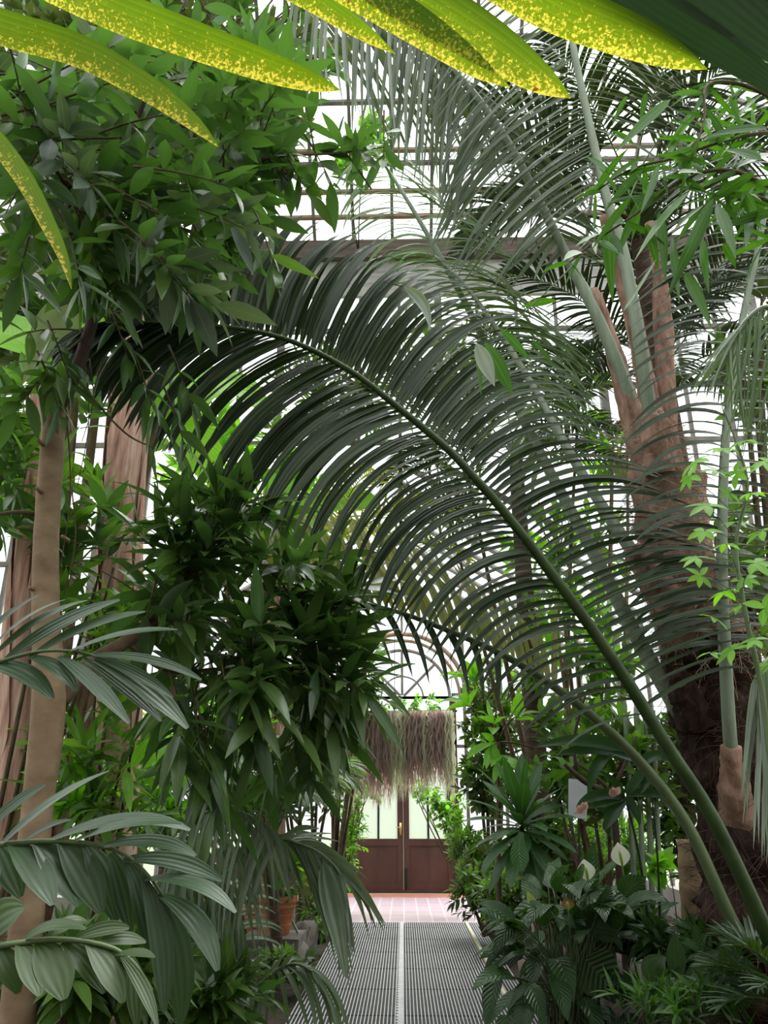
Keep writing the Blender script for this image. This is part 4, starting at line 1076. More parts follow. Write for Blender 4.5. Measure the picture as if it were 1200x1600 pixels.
def shrub(name, label, ells, nc, leaves, L, W, mat, kind='ell', root=None, seed=0, droop=.4, cat_='shrub', stems=3, spread=1.0, mat2=None, R=6, tw=.3, up=.3, wood='twig', sr=.02, fold=.22, group=None):
    """ells: photo ellipses (u, v, ru, rv, y, ry). branches from the root to leafy twigs filling them"""
    global RNG
    keep = RNG; RNG = np.random.default_rng(seed + 100)
    if root is None:
        e = ells[0]; root = ground(e[0], e[1], e[4])
    root = np.array(root, float)
    t = thing(name, label, cat_, root, group)
    wd, lf, lf2 = MB(), MB(), MB()
    tot = sum(e[2] * e[3] for e in ells)
    for e in ells:
        cw = P(e[0], e[1], e[4])
        top = cw.copy()
        hubs = []
        for s in range(stems):
            h = cw + RNG.normal(size=3) * [.25 * e[2] * mpp(e[4]), .1, .2 * e[3] * mpp(e[4])]
            h[2] = max(h[2], .3)
            m = root * .5 + h * .5 + RNG.normal(size=3) * .08
            wd.tube(bez(root[None], m[None], h[None], 10)[0], np.linspace(sr, sr * .4, 10), 7)
            hubs.append(bez(root[None], m[None], h[None], 10)[0][4:])
        hubs = np.concatenate(hubs)
        for i in range(max(3, int(nc * e[2] * e[3] / tot))):
            d = RNG.normal(size=3); d /= np.linalg.norm(d); d *= RNG.random() ** .4
            u, v, y = e[0] + d[0] * e[2], e[1] + d[2] * e[3], e[4] + d[1] * e[5]
            b = P(u, v, y)
            if b[2] < .12: b[2] = .12 + RNG.random() * .2
            q = hubs[np.argmin(((hubs - b) ** 2).sum(1))]
            if np.linalg.norm(q - b) > tw * 2: 
                wd.tube(np.array([q, (q + b) / 2 + Z * .05, b]), [sr * .35, sr * .25, sr * .15], 5, 6, caps=False)
            a = b + nz(q - b) * tw
            twig_leaves(lf2 if (mat2 and RNG.random() < .4) else lf, a, b, leaves, L * RNG.uniform(.8, 1.15), W * RNG.uniform(.85, 1.15), kind, .15, droop, spread, None, .003, up, fold, R)
    wd.build('stems', M[wood], t)
    lf.build('foliage', M[mat], t)
    if mat2: lf2.build('pale_foliage', M[mat2], t)
    RNG = keep
    return t


def palm_frond(parent, p0, az, el, L, n, ll, lw, mat, bend=1.2, droop=.8, rad=.012, matr='stem', seed=0, name='frond', t0=.25, vee=.4, spread=1.0, kind='blade', R=8):
    rg_ = np.random.default_rng(seed)
    K = 24
    t = np.linspace(0, 1, K)
    a = math.radians(az); e = math.radians(el)
    d0 = np.array([math.cos(a) * math.cos(e), math.sin(a) * math.cos(e), math.sin(e)])
    d = nz(d0[None] - bend * (t ** 1.4)[:, None] * Z)
    pos = np.asarray(p0, float) + np.concatenate([np.zeros((1, 3)), np.cumsum((d[1:] + d[:-1]) / 2 * L / (K - 1), 0)])
    mb = MB(); mb.tube(pos, np.linspace(rad, rad * .2, K), 6)
    f = mb.build(name, M[matr], parent)
    q = np.linspace(t0, .99, n)
    k = cat(np.column_stack([pos, d]), 200)[(q * 199).astype(int)]
    base, tan = k[:, :3], nz(k[:, 3:])
    side = nz(np.cross(tan, Z)); upv = np.cross(side, tan)
    lf = MB()
    s_ = (q - t0) / (1 - t0)
    ls = ll * (np.sin(np.pi * np.clip(.12 + .83 * s_, 0, 1)) ** .7)
    al = np.radians(68 - 40 * s_)
    for sg in (-1, 1):
        dd = tan * np.cos(al)[:, None] + (side * sg * math.cos(vee) + upv * math.sin(vee)) * np.sin(al)[:, None] + rg_.normal(size=(n, 3)) * .07
        nr = upv + side * sg * -.3 + rg_.normal(size=(n, 3)) * .15
        leafset(lf, base, dd, nr, ls * rg_.uniform(.85, 1.1, n), np.full(n, lw), kind, R, droop, .25, rg_.normal(size=n) * .2)
    lf.build('leaflet_blades', M[mat], f)


def palm_plant(name, label, root, crown, fr, mat, ll, lw, n=30, bend=1.2, droop=.9, trunk=None, cat_='palm', seed=0, rad=.012, matr='stem', vee=.4, t0=.25, kind='blade'):
    """fr: list of (azimuth, elevation, length); every frond starts at the crown"""
    t = thing(name, label, cat_, root)
    if trunk:
        mb = MB(); r0, r1, m_ = trunk
        a, b = np.array(root, float), np.array(crown, float)
        mb.tube(bez(a[None], ((a + b) / 2)[None], b[None], 30)[0], np.linspace(r0, r1, 30), 12, bump=.02); mb.build('trunk', M[m_], t)
    for i, (az, el, L) in enumerate(fr):
        p0 = np.array(crown, float)
        palm_frond(t, p0, az, el, L, n, ll, lw, mat, bend, droop, rad, matr, seed * 50 + i, vee=vee, t0=t0, kind=kind)
    return t


# ---- hanging moss on its rail before the door
yM = 12.2
xa, za = P(532, 1116, yM)[[0, 2]]; xb, zb = P(702, 1114, yM)[[0, 2]]
mb = MB(); mb.tube([(xa - .1, yM, za + .03), (xb + .12, yM, zb + .03)], .018, 8)
for x in (xa - .05, (xa + xb) / 2, xb + .05): mb.tube([(x, yM, za + .03), (x, yM, 5.2)], .004, 5)
tag(mb.build('hanging_rail', M['darkbark'], None), 'thin dark rail carrying the hanging moss above the walkway', 'rail')
rg0 = np.random.default_rng(31)
names = ['pale grey moss curtain at the left end of the rail', 'brownish moss curtain second along the rail from left end', 'purplish brown moss curtain left of the pale middle one', 'pale greenish grey moss curtain in the middle of rail',
         'dense dark purple-brown moss curtain, the darkest on the rail', 'thin pale moss curtain between two dark ones', 'purple-brown moss curtain right of the darkest one', 'short pale moss curtain at right end of rail']
px = [(526, 556, 'mossg', 1255), (552, 584, 'moss', 1240), (582, 612, 'moss', 1250), (608, 634, 'mossg', 1238), (630, 664, 'moss', 1232), (660, 672, 'mossg', 1225), (668, 700, 'moss', 1222), (692, 708, 'mossg', 1240)]
for (u0, u1, m_, vb), nm in zip(px, names):
    x0, x1 = P(u0, 1116, yM)[0], P(u1, 1116, yM)[0]
    zt = za + .045; zbm = P(u0, vb, yM)[2]
    N_ = int(300 * (x1 - x0) / .33)
    x = rg0.uniform(x0, x1, N_); yy = yM + rg0.normal(size=N_) * .05
    Ln = (zt - zbm) * np.clip(rg0.normal(.8, .22, N_), .25, 1.12)
    R_ = 14
    tt = np.linspace(0, 1, R_)[None, :]
    ph = rg0.uniform(0, 6, (N_, 1)); am = rg0.uniform(.008, .028, (N_, 1))
    pos = np.stack([x[:, None] + am * np.sin(tt * 22 + ph), yy[:, None] + am * np.cos(tt * 19 + ph), zt - Ln[:, None] * tt], -1)
    mb = MB(); mb.ribbons(pos, np.array([[0, -1.0, .1]]) + rg0.normal(size=(N_, 3)) * .6, np.full(N_, .019), prof('strap', R_), 0, 0, 2)
    root = thing('hanging_moss', nm, 'moss', (float((x0 + x1) / 2), yM, float(zt)))
    mb.build('strands', M[m_], root)

# ---- slender ringed palm right of the walkway
root = ground(853, 1400, 8.8)
cr = P(806, 720, 8.8)
t = palm_plant('slender_palm', 'slender palm with straight dark ringed trunk right of the walkway', root, cr,
               [(200, 55, 2.2), (150, 40, 2.0), (250, 60, 2.2), (300, 45, 2.2), (340, 50, 2.2), (20, 50, 1.8), (60, 60, 1.0), (120, 60, 1.0), (170, 20, 1.8), (320, 15, 2.0), (0, 15, 1.8)], 'palm', .5, .03, 34, 1.1, .9, (.14, .085, 'ring'), seed=3)
# ---- banana plants on the left
def banana(label, px, y, r, leaves, seed):
    rg_ = np.random.default_rng(seed)
    root = ground(px[0][0], px[0][1], y)
    t = thing('banana_plant', label, 'banana plant', root)
    p = cat(np.vstack([root[None], PL([(a, b, y) for a, b in px[1:]])]), 40)
    mb = MB()
    rr = np.linspace(r, r * .72, 40)
    rough_tube(mb, p, rr, 26, .05, .35, seed); mb.build('pseudostem', M['pseudo'], t)
    sh = MB()                                       # loose dry sheath straps on the stem
    for i in range(16):
        a = rg_.uniform(0, 6.28); k0 = int(rg_.integers(2, 22)); k = p[k0:k0 + 14]
        off = np.array([math.cos(a), math.sin(a), 0])
        pos = k + off * (rr[k0:k0 + 14, None] * 1.06 + np.linspace(0, .05, 14)[:, None])
        sh.ribbons(pos[None], off[None], [r * .75], prof('strap', 14), -.25, 0, 5)
    sh.build('dry_sheath', M['pseudo'], t)
    lf, st = MB(), MB()
    for L_ in leaves:
        (u0, v0), (uc, vc), (u1, v1), w, dy = L_
        a, c, b = P(u0, v0, y), P(uc, vc, y + dy / 2), P(u1, v1, y + dy)
        q = p[-1]
        st.tube(bez(q[None], ((q + a) / 2 + Z * .15)[None], a[None], 8)[0], np.linspace(.035, .02, 8), 7)
        pos = bez(a[None], c[None], b[None], 22)
        lf = MB(); lf.ribbons(pos, (nz(CAM - c) + [0, 0, .8])[None], [w * mpp(y)], prof('banana', 22), .18, 0, 9, np.array([.15]))
        lf.build('leaf_blade', M['banana'], t)
    st.build('leaf_stalk', M['stem'], t)
banana('tall banana plant with pinkish peeling stem behind the fig trunk', [(190, 1330), (186, 1100), (188, 850), (196, 700), (215, 560), (250, 420)], 5.6, .165,
       [((270, 640), (330, 560), (420, 640), 90, .8), ((220, 480), (160, 380), (60, 420), 110, -.4), ((250, 520), (340, 430), (460, 470), 100, 1.5), ((225, 640), (290, 620), (330, 760), 80, .3)], 1)
banana('stout banana plant with reddish stem at far left edge', [(10, 1420), (32, 1200), (42, 1000), (60, 820), (70, 660), (70, 560)], 5.2, .15,
       [((60, 560), (0, 480), (-80, 560), 110, .3), ((85, 560), (130, 450), (230, 480), 90, .6), ((60, 700), (20, 690), (-40, 820), 90, 0)], 2)
banana('broken banana stem with bright leaves behind the hanging frond tips', [(440, 1200), (425, 1000), (420, 860)], 8.5, .13,
       [((450, 830), (520, 760), (592, 795), 56, -.2), ((455, 860), (470, 800), (400, 790), 60, .6), ((440, 830), (430, 720), (500, 700), 50, 1.0), ((420, 850), (360, 800), (310, 870), 60, .2)], 4)
# big grey leaf beside the trunk top
t = thing('torn_grey_leaf', 'large torn dull grey leaf hanging left of the fig leader', 'leaf', P(125, 498, 3.9))
mb = MB(); ribbon_px(mb, (138, 497), (90, 470), (36, 600), 74, 3.9, 3.8, 'ell', 14, None, .2, .2, 9); mb.build('blade', M['grey'], t)
mb = MB(); mb.tube(PL([(138, 497, 3.9), (190, 500, 4.0), (235, 560, 5.0)]), [.008, .009, .012], 6, 12); mb.build('stalk', M['twig'], t)

# ---- palms under the fig, left of the walkway
root = ground(330, 1560, 5.2)
t = thing('arching_kentia_palm', 'dark palm with long drooping leaflets left of the terracotta pot', 'palm', root)
def st_px(t, rows, n, w, mat='kentia', seed=1, rad=(.014, .004), **k):
    return station_frond(t, rows, n, w, rad, mat, 'stem', seed=seed, **k)
K1 = [(300, 1560, 5.0, 290, 1590, 5.0, 295, 1570, 310, 1590, 5.0, 305, 1570), (262, 1400, 4.8, 230, 1520, 4.7, 240, 1440, 300, 1530, 4.7, 290, 1430), (280, 1310, 4.7, 250, 1480, 4.6, 255, 1350, 350, 1520, 4.6, 335, 1350),
      (320, 1270, 4.6, 290, 1470, 4.5, 295, 1320, 410, 1500, 4.6, 375, 1310), (370, 1268, 4.6, 330, 1480, 4.5, 335, 1330, 415, 1440, 4.6, 410, 1300), (410, 1285, 4.6, 360, 1480, 4.5, 375, 1350, 445, 1400, 4.6, 440, 1310), (435, 1305, 4.6, 395, 1430, 4.5, 405, 1360, 465, 1380, 4.6, 460, 1330)]
st_px(t, K1, 50, .026, seed=11, nrm=(0, -.85, .3))
K2 = [(310, 1560, 5.1, 300, 1590, 5.1, 305, 1570, 320, 1590, 5.1, 315, 1570), (340, 1400, 5.0, 320, 1500, 5.0, 325, 1430, 370, 1480, 5.0, 360, 1410), (385, 1330, 4.9, 368, 1400, 4.9, 372, 1350, 412, 1375, 4.9, 410, 1340),
      (440, 1312, 4.8, 490, 1440, 4.7, 470, 1340, 500, 1300, 4.9, 460, 1290), (465, 1318, 4.75, 520, 1500, 4.6, 500, 1380, 560, 1380, 4.8, 525, 1320), (495, 1330, 4.7, 545, 1540, 4.5, 530, 1410, 585, 1440, 4.7, 550, 1345), (520, 1350, 4.65, 545, 1500, 4.5, 540, 1420, 600, 1450, 4.6, 565, 1370), (535, 1370, 4.6, 550, 1470, 4.5, 548, 1410, 590, 1460, 4.6, 570, 1400)]
st_px(t, K2, 36, .024, seed=12, nrm=(0, -.85, .3), t0=.3)
mb = MB(); ribbon_px(mb, (505, 1345), (528, 1430), (541, 1532), 34, 4.65, 4.4, 'lance', 12, None, .2, .1, 5); f = mb.build('leaflet_blades', M['kentia'], [c for c in t.children if c.name.startswith('frond')][-1])
K3 = [(330, 1620, 5.0, 330, 1630, 5.0, 330, 1625, 340, 1630, 5.0, 335, 1625), (385, 1560, 5.0, 370, 1610, 4.9, 375, 1580, 405, 1600, 5.0, 395, 1575), (425, 1522, 5.0, 418, 1600, 4.9, 418, 1555, 440, 1500, 5.0, 432, 1505), (450, 1508, 5.0, 500, 1640, 4.8, 490, 1530, 480, 1505, 5.0, 465, 1495),
      (470, 1508, 4.95, 525, 1650, 4.8, 515, 1540, 540, 1640, 4.9, 530, 1520), (488, 1518, 4.9, 530, 1650, 4.8, 520, 1560, 548, 1640, 4.9, 535, 1545)]
st_px(t, K3, 26, .03, seed=13, nrm=(0, -.6, .8))
K4 = [(300, 1560, 5.2, 290, 1600, 5.2, 295, 1580, 310, 1600, 5.2, 305, 1580), (250, 1480, 5.0, 230, 1560, 5.0, 240, 1500, 290, 1570, 5.0, 275, 1500), (250, 1390, 4.9, 200, 1500, 4.9, 215, 1420, 320, 1520, 4.9, 310, 1420), (290, 1340, 4.8, 240, 1500, 4.8, 250, 1390, 350, 1560, 4.8, 340, 1420), (330, 1350, 4.7, 290, 1540, 4.7, 295, 1420, 385, 1560, 4.7, 372, 1430), (365, 1400, 4.6, 340, 1580, 4.6, 342, 1480, 395, 1560, 4.6, 388, 1460)]
st_px(t, K4, 46, .026, seed=14, nrm=(0, -.85, .3))
for az, el, L in ((150, 70, 1.3), (110, 75, 1.2), (200, 50, 1.2), (175, 60, 1.2)):
    palm_frond(t, root, az, el, L, 24, .5, .03, 'kentia', 1.0, 1.2, .012, seed=int(az))
palm_plant('kentia_palm', 'dark feathery palm behind the drooping kentia under fig leaves', ground(440, 1420, 8.2), P(420, 1330, 8.2), [(200, 65, 1.9), (160, 50, 1.9), (260, 60, 1.7), (300, 60, 1.3), (340, 68, 1.3), (20, 70, 1.3), (60, 65, 1.4), (100, 70, 1.6), (130, 45, 1.6), (235, 40, 1.6)], 'kentia', .55, .03, 34, 1.3, 1.0, (.06, .05, 'ring'), seed=6)
palm_plant('kentia_palm', 'small feathery palm left of the moss curtain', ground(470, 1430, 10.4), P(468, 1290, 10.4), [(180, 60, 1.5), (150, 40, 1.5), (220, 60, 1.4), (330, 68, 1.2), (10, 70, 1.1), (60, 70, 1.2), (270, 60, 1.4), (300, 55, 1.3), (240, 35, 1.4)], 'mid', .5, .028, 30, 1.2, .9, (.06, .05, 'ring'), seed=7)
palm_plant('feather_palm', 'bright backlit feathery palm deep on the left behind the trunks', ground(260, 1380, 8.6), P(262, 1270, 8.6), [(180, 60, 2.0), (120, 60, 2.0), (220, 50, 2.0), (330, 60, 2.0), (10, 50, 2.0), (60, 60, 2.0), (270, 60, 2.0), (300, 40, 1.9)], 'lime', .5, .028, 32, 1.2, .8, (.07, .06, 'ring'), seed=8)

# ---- terracotta pots
def pot(c, R_, H_, label, plant=None):
    c = np.array(c, float)
    mb = MB(); mb.lathe(c, [(0, 0), (R_ * .60, 0), (R_ * .62, .01), (R_ * .84, H_ * .68), (R_ * .88, H_ * .69), (R_ * .88, H_ * .73), (R_ * .86, H_ * .74), (R_ * .90, H_ * .80), (R_ * .98, H_ * .82), (R_, H_ * .86), (R_, H_ * .96), (R_ * .97, H_), (R_ * .88, H_), (R_ * .84, H_ * .9), (R_ * .8, H_ * .88)], 32)
    for k in (.25, .5): mb.lathe(c, [(R_ * (.62 + .22 * k / .68 * 1.0), H_ * k), (R_ * (.64 + .22 * k / .68), H_ * (k + .012)), (R_ * (.625 + .22 * k / .68), H_ * (k + .03))], 32)
    o = mb.build('terracotta_pot', M['terra'], None); tag(o, label, 'plant pot')
    s = MB(); s.lathe(c, [(0, H_ * .9), (R_ * .84, H_ * .9)], 24); s.build('soil', M['soil'], o)
pc = P(430, 1500, 8.5); pc[2] = .32
rim = P(430, 1432, 8.5)
mbx = MB(); mbx.box((pc[0] - .3, 8.2, .0), (pc[0] + .26, 8.8, .32)); tag(mbx.build('stone_block', M['rock'], None, False), 'mossy stone block under the terracotta pot', 'stone')
pot(pc, .205, max(.35, rim[2] - .32), 'orange terracotta pot with rounded rim left of the walkway')
pc2 = P(404, 1490, 9.0); pc2[2] = .12
pot(pc2, .2, .42, 'second terracotta pot mostly hidden behind the palm leaflets')
shrub('potted_shrub', 'leafy yellow-green plant growing in the rimmed terracotta pot', [(440, 1370, 40, 45, 8.5, .25)], 26, 9, .13, .055, 'mid', seed=3, root=[pc[0], pc[1], rim[2] - .03], mat2='lime', stems=4, tw=.12, sr=.008, cat_='potted plant')
# two pale offcut pipes beside the pot
mb = MB(); mb.tube(PL([(452, 1430, 8.6), (467, 1462, 8.55), (460, 1463, 8.5)]), .012, 8, 10); tag(mb.build('bent_hose', M['petiole'], None), 'thin pale bent hose beside the terracotta pot', 'hose')

# ---- background shrubs, left
shrub('broad_shrub', 'glossy broad-leaved shrub behind the fig trunk at far left', [(50, 690, 130, 160, 4.8, .6), (130, 860, 90, 120, 5.0, .5)], 46, 12, .26, .075, 'mid', seed=1, root=ground(-40, 1400, 5.0), mat2='ficus')
shrub('ginger_clump', 'green ginger clump below the banana stem behind the fig trunk', [(150, 1200, 130, 120, 5.0, .6), (200, 990, 90, 110, 5.2, .4)], 46, 12, .28, .065, 'mid', 'lance', seed=2, mat2='lime', root=ground(150, 1480, 5.0))
shrub('rubber_tree', 'dark glossy rubber tree filling the upper left behind the fig crown', [(120, 120, 230, 250, 6.2, .8), (350, 120, 190, 250, 6.8, .8), (120, 470, 210, 150, 6.4, .6)], 420, 13, .26, .09, 'dark', seed=4, root=ground(60, 1400, 6.4), mat2='ficus', cat_='tree', sr=.06, tw=.4, stems=4)
shrub('lime_leaved_tree', 'bright backlit tree standing left behind the great frond tips', [(420, 780, 110, 90, 9.0, .6), (330, 700, 90, 90, 9.2, .5)], 64, 11, .24, .09, 'lime', seed=5, root=ground(400, 1420, 9.0), mat2='mid', cat_='tree', sr=.04, tw=.4)
shrub('small_leaved_tree', 'small-leaved green tree left of the arched fanlight', [(560, 1040, 46, 80, 12.2, .5), (520, 960, 60, 60, 12.2, .5), (575, 1095, 30, 28, 12.0, .4)], 150, 14, .12, .05, 'mid', seed=6, root=ground(520, 1420, 12.2), cat_='tree', sr=.03)
shrub('trailing_vine', 'bright green trailing vine hanging left of the door', [(548, 1300, 26, 80, 12.8, .3), (575, 1235, 30, 26, 12.8, .3), (530, 1370, 26, 50, 12.6, .3)], 110, 9, .11, .05, 'lime', seed=7, root=ground(520, 1425, 12.8), mat2='mid', cat_='vine', sr=.015, up=-.6, droop=.9)
shrub('climbing_shrub', 'tall dark green shrub between moss curtain and fig leaves', [(500, 1180, 50, 110, 11.4, .5), (440, 1120, 80, 120, 10.8, .6)], 110, 11, .17, .06, 'dark', seed=8, root=ground(480, 1430, 11.2), mat2='mid', sr=.03)
shrub('leafy_bush', 'sunlit yellow-green bush beneath the banana stem deep on left', [(330, 1190, 120, 110, 8.0, .6), (180, 1260, 130, 90, 7.2, .6)], 110, 11, .2, .07, 'mid', seed=9, root=ground(300, 1450, 8.0), mat2='lime')
shrub('low_edging_plant', 'low leafy plant among rocks at left walkway edge', [(490, 1440, 22, 40, 9.6, .3), (440, 1570, 60, 26, 7.6, .3)], 50, 10, .13, .05, 'mid', seed=10, root=ground(470, 1540, 8.0), mat2='dark', stems=2, sr=.01, tw=.12)
shrub('corner_undergrowth', 'dark leafy undergrowth at the bottom left beneath the broad fronds', [(130, 1520, 160, 90, 3.6, .4), (300, 1560, 120, 60, 4.6, .3)], 70, 11, .22, .055, 'ficus', 'lance', seed=11, root=ground(120, 1700, 3.8), stems=3, sr=.012, tw=.2)

# ---- background shrubs, right
shrub('dark_fig_shrub', 'dark brownish-green shrub right of the moss curtain', [(775, 1130, 66, 105, 11.0, .6), (760, 1220, 46, 60, 11.0, .5)], 170, 12, .15, .065, 'dark', seed=20, root=ground(770, 1420, 11.0), mat2='mid', cat_='shrub', sr=.035)
shrub('door_vine', 'bright green vine spilling over the right door leaf', [(700, 1262, 36, 34, 12.6, .3), (715, 1300, 28, 36, 12.4, .3), (660, 1238, 36, 14, 12.9, .2)], 70, 10, .12, .06, 'lime', seed=21, root=ground(740, 1415, 12.4), mat2='mid', cat_='vine', sr=.015, up=-.4, droop=.8)
shrub('path_bush', 'dense small-leaved bush at right walkway edge under the rosette plant', [(750, 1380, 62, 58, 10.2, .5), (735, 1330, 40, 40, 10.6, .4), (800, 1400, 60, 50, 9.4, .5)], 190, 13, .13, .045, 'mid', seed=22, root=ground(755, 1440, 10.2), mat2='dark', sr=.02, tw=.2)
shrub('backlit_tree', 'backlit leafy tree behind the second low frond', [(900, 1010, 110, 120, 8.6, .6), (880, 860, 110, 90, 9.2, .5), (960, 700, 90, 60, 9.4, .4)], 130, 11, .2, .08, 'mid', seed=23, root=ground(930, 1400, 8.8), mat2='lime', cat_='tree', sr=.04, wood='bark')
shrub('lime_fern_bush', 'fine lime green bush behind the white flowers', [(900, 1310, 60, 55, 8.6, .4), (990, 1330, 60, 60, 8.2, .4)], 130, 13, .14, .03, 'lime', 'lance', seed=24, root=ground(910, 1420, 8.6), mat2='mid', sr=.015, tw=.2)
shrub('shade_shrub', 'large-leaved shrub in shade between the slender palm and great trunk', [(960, 1200, 110, 90, 7.2, .5), (880, 1180, 60, 80, 7.8, .4)], 80, 10, .22, .08, 'mid', seed=25, root=ground(950, 1420, 7.4), mat2='dark', sr=.03, wood='twig')
shrub('right_edge_tree', 'dark leafy tree behind the climber at far right', [(1150, 900, 90, 180, 6.4, .6), (1180, 560, 70, 160, 6.6, .6)], 70, 11, .22, .07, 'dark', seed=26, root=ground(1230, 1400, 6.5), mat2='mid', cat_='tree', sr=.05)
shrub('thin_leaved_tree', 'slim dark tree with narrow leaves behind the middle of the great frond', [(560, 600, 110, 120, 9.2, .4), (480, 640, 90, 110, 9.2, .4)], 100, 12, .26, .045, 'dark', 'lance', seed=28, root=ground(390, 1420, 9.2), mat2='mid', cat_='tree', sr=.04, tw=.35, stems=1)
shrub('thin_leaved_tree', 'slim tree with narrow leaves behind the great frond, next to the slender palm', [(700, 600, 100, 110, 9.3, .3), (690, 780, 90, 90, 9.4, .3), (900, 600, 60, 60, 9.3, .3)], 110, 12, .26, .045, 'dark', 'lance', seed=29, root=ground(880, 1420, 9.3), mat2='mid', cat_='tree', sr=.04, tw=.35, stems=1)
shrub('moss_top_climber', 'bright small-leaved climber along the top of the moss rail', [(600, 1104, 60, 10, 12.3, .1), (660, 1098, 40, 16, 12.5, .2)], 40, 9, .09, .045, 'lime', seed=29, root=P(530, 1110, 12.25), mat2='mid', cat_='climber', sr=.006, tw=.1, stems=1)
shrub('undergrowth_shrub', 'dense dark shrub behind the rosette plant', [(830, 1290, 60, 90, 8.2, .3), (870, 1360, 50, 60, 8.0, .3)], 80, 10, .16, .06, 'dark', seed=44, root=ground(840, 1420, 8.2), mat2='mid', sr=.02, tw=.2)
shrub('roof_vine', 'wispy yellow-green vine growing up from the beam under the roof', [(585, 215, 36, 50, 8.6, .3), (545, 250, 30, 30, 8.6, .3)], 26, 8, .17, .09, 'mid', seed=27, root=P(560, 395, 9.8), mat2='lime', cat_='vine', sr=.012, wood='darkbark', stems=1)
palm_plant('feather_palm', 'distant yellow-green feathery palm behind the great frond', ground(640, 1400, 9.0) + [-1.75, 0, 0], P(500, 900, 9.0), [(90, 70, 1.0), (40, 65, 1.4), (340, 50, 2.0), (0, 35, 2.0), (140, 65, 1.2), (180, 40, 1.8), (220, 50, 2.0), (300, 55, 2.0)], 'gold', .55, .028, 34, 1.2, .8, (.09, .06, 'ring'), seed=15)
palm_plant('feather_palm', 'dark feathery palm behind the trunk at the upper right', ground(1165, 1400, 7.4), P(1030, 590, 7.4), [(150, 40, 2.2), (200, 50, 2.2), (110, 60, 2.2), (60, 50, 2.2), (250, 60, 2.2), (300, 50, 2.2), (340, 55, 2.2), (180, 10, 2.0), (20, 20, 2.0), (270, 20, 2.0), (320, 10, 2.0)], 'palm', .7, .034, 40, 1.0, .8, (.12, .08, 'ring'), seed=16)
palm_plant('feather_palm', 'tall feathery palm whose crown fills the top right corner', ground(1175, 1400, 6.6), P(985, 290, 6.6), [(150, 30, 2.1), (190, 50, 2.1), (230, 40, 2.0), (110, 60, 2.0), (60, 50, 2.0), (280, 45, 2.0), (320, 50, 2.0), (0, 50, 2.0), (20, 20, 2.0), (340, 15, 2.0), (170, 5, 2.0), (210, 10, 2.0)], 'palm', .75, .036, 40, 1.0, .8, (.12, .09, 'ring'), seed=17)

# light green sprays hanging in front of the dark shrub
t = thing('tulip_leaved_sapling', 'young sapling with light green whorled leaves right of the moss curtain', 'sapling', ground(775, 1420, 8.0))
st, lf = MB(), MB(); b0 = np.array(t.location)
hub_ = P(778, 1160, 8.0)
st.tube(bez(b0[None], ((b0 + hub_) / 2)[None], hub_[None], 14)[0], np.linspace(.03, .015, 14), 8)
for u, v, n_, L_ in ((742, 1062, 13, .36), (728, 1100, 7, .3), (785, 1185, 8, .3), (768, 1165, 7, .3), (810, 1118, 5, .26), (772, 1130, 5, .28), (860, 1185, 6, .28)):
    e = P(u, v, 7.9)
    st.tube(bez(hub_[None], ((hub_ + e) / 2 + Z * .1)[None], e[None], 7)[0], np.linspace(.012, .005, 7), 6)
    twig_leaves(lf, e - nz(e - hub_) * .12, e, n_, L_, .11, 'ell', .5, .7, 1.0, None)
st.build('stem', M['twig'], t); lf.build('foliage', M['lime'], t)

# rosette plant on its dark stem
c = P(815, 1292, 6.9)
t = thing('rosette_plant', 'dark rosette of long leaves on a thin black stem right of walkway', 'plant', ground(830, 1450, 6.9))
b0 = np.array(t.location)
mb = MB(); mb.tube(bez(b0[None], (P(818, 1350, 6.9))[None], c[None], 14)[0], np.linspace(.016, .02, 14), 8); mb.build('stem', M['black'], t)
lf = MB(); N_ = 46
ph = np.arange(N_) * 2.4; el = np.radians(np.linspace(-55, 75, N_))
d = np.stack([np.cos(ph) * np.cos(el), np.sin(ph) * np.cos(el), np.sin(el)], 1)
leafset(lf, np.repeat(c[None], N_, 0) + Z * (np.linspace(-.08, .08, N_))[:, None], d, nz(Z * 1.0 - d * .2 + np.array([0, -.2, 0])), RNG.uniform(.42, .56, N_), RNG.uniform(.10, .13, N_), 'obov', 10, np.linspace(.9, .2, N_), .12, RNG.normal(size=N_) * .15, 0, 5)
lf.build('leaf_blades', M['drac'], t)
mb = MB(); ribbon_px(mb, (815, 1300), (806, 1335), (818, 1362), 24, 6.5, 6.4, 'obov', 10, None, .1, 0, 5); mb.build('leaf_blade', M['drac'], t)

# ---- peace lily
c = ground(885, 1560, 5.9); c[2] = .1
t = thing('peace_lily', 'large dark peace lily with two white flowers at right walkway edge', 'peace lily', c)
rg0 = np.random.default_rng(17)
st, lf = MB(), MB()
for i in range(120):
    u = rg0.uniform(775, 985); 
    top = 1365 + ((u - 900) / 115) ** 2 * 80
    v = top + abs(rg0.normal()) * 85 + 8
    if v > 1600 and rg0.random() < .6: continue
    y = 5.9 + rg0.uniform(-.55, .45)
    e = P(u, v, y)
    if e[2] < .18: e[2] = .18 + rg0.random() * .1
    b = c + np.append(rg0.normal(size=2) * .10, 0)
    m = (b + e) / 2 + [0, 0, .14]; m[:2] = b[:2] * .62 + e[:2] * .38
    st.tube(bez(b[None], m[None], e[None], 8)[0], np.linspace(.007, .004, 8), 5, caps=False)
    out = nz(np.append((e - b)[:2], .0) + 1e-3)
    upr = np.clip((1500 - v) / 130, -.5, 1.1)
    d = nz(out * rg0.uniform(.5, 1) + Z * upr * rg0.uniform(.3, 1.0) + rg0.normal(size=3) * .3)
    nn = nz(Z + nz(CAM - e) * .7 * rg0.uniform(0, 1.2) + rg0.normal(size=3) * .25)
    leafset(lf, e[None], d[None], nn[None], rg0.uniform(.23, .34), rg0.uniform(.12, .16), 'heart', 11, rg0.uniform(.5, 1.3), .2, np.array([rg0.normal() * .25]), 0, 5)
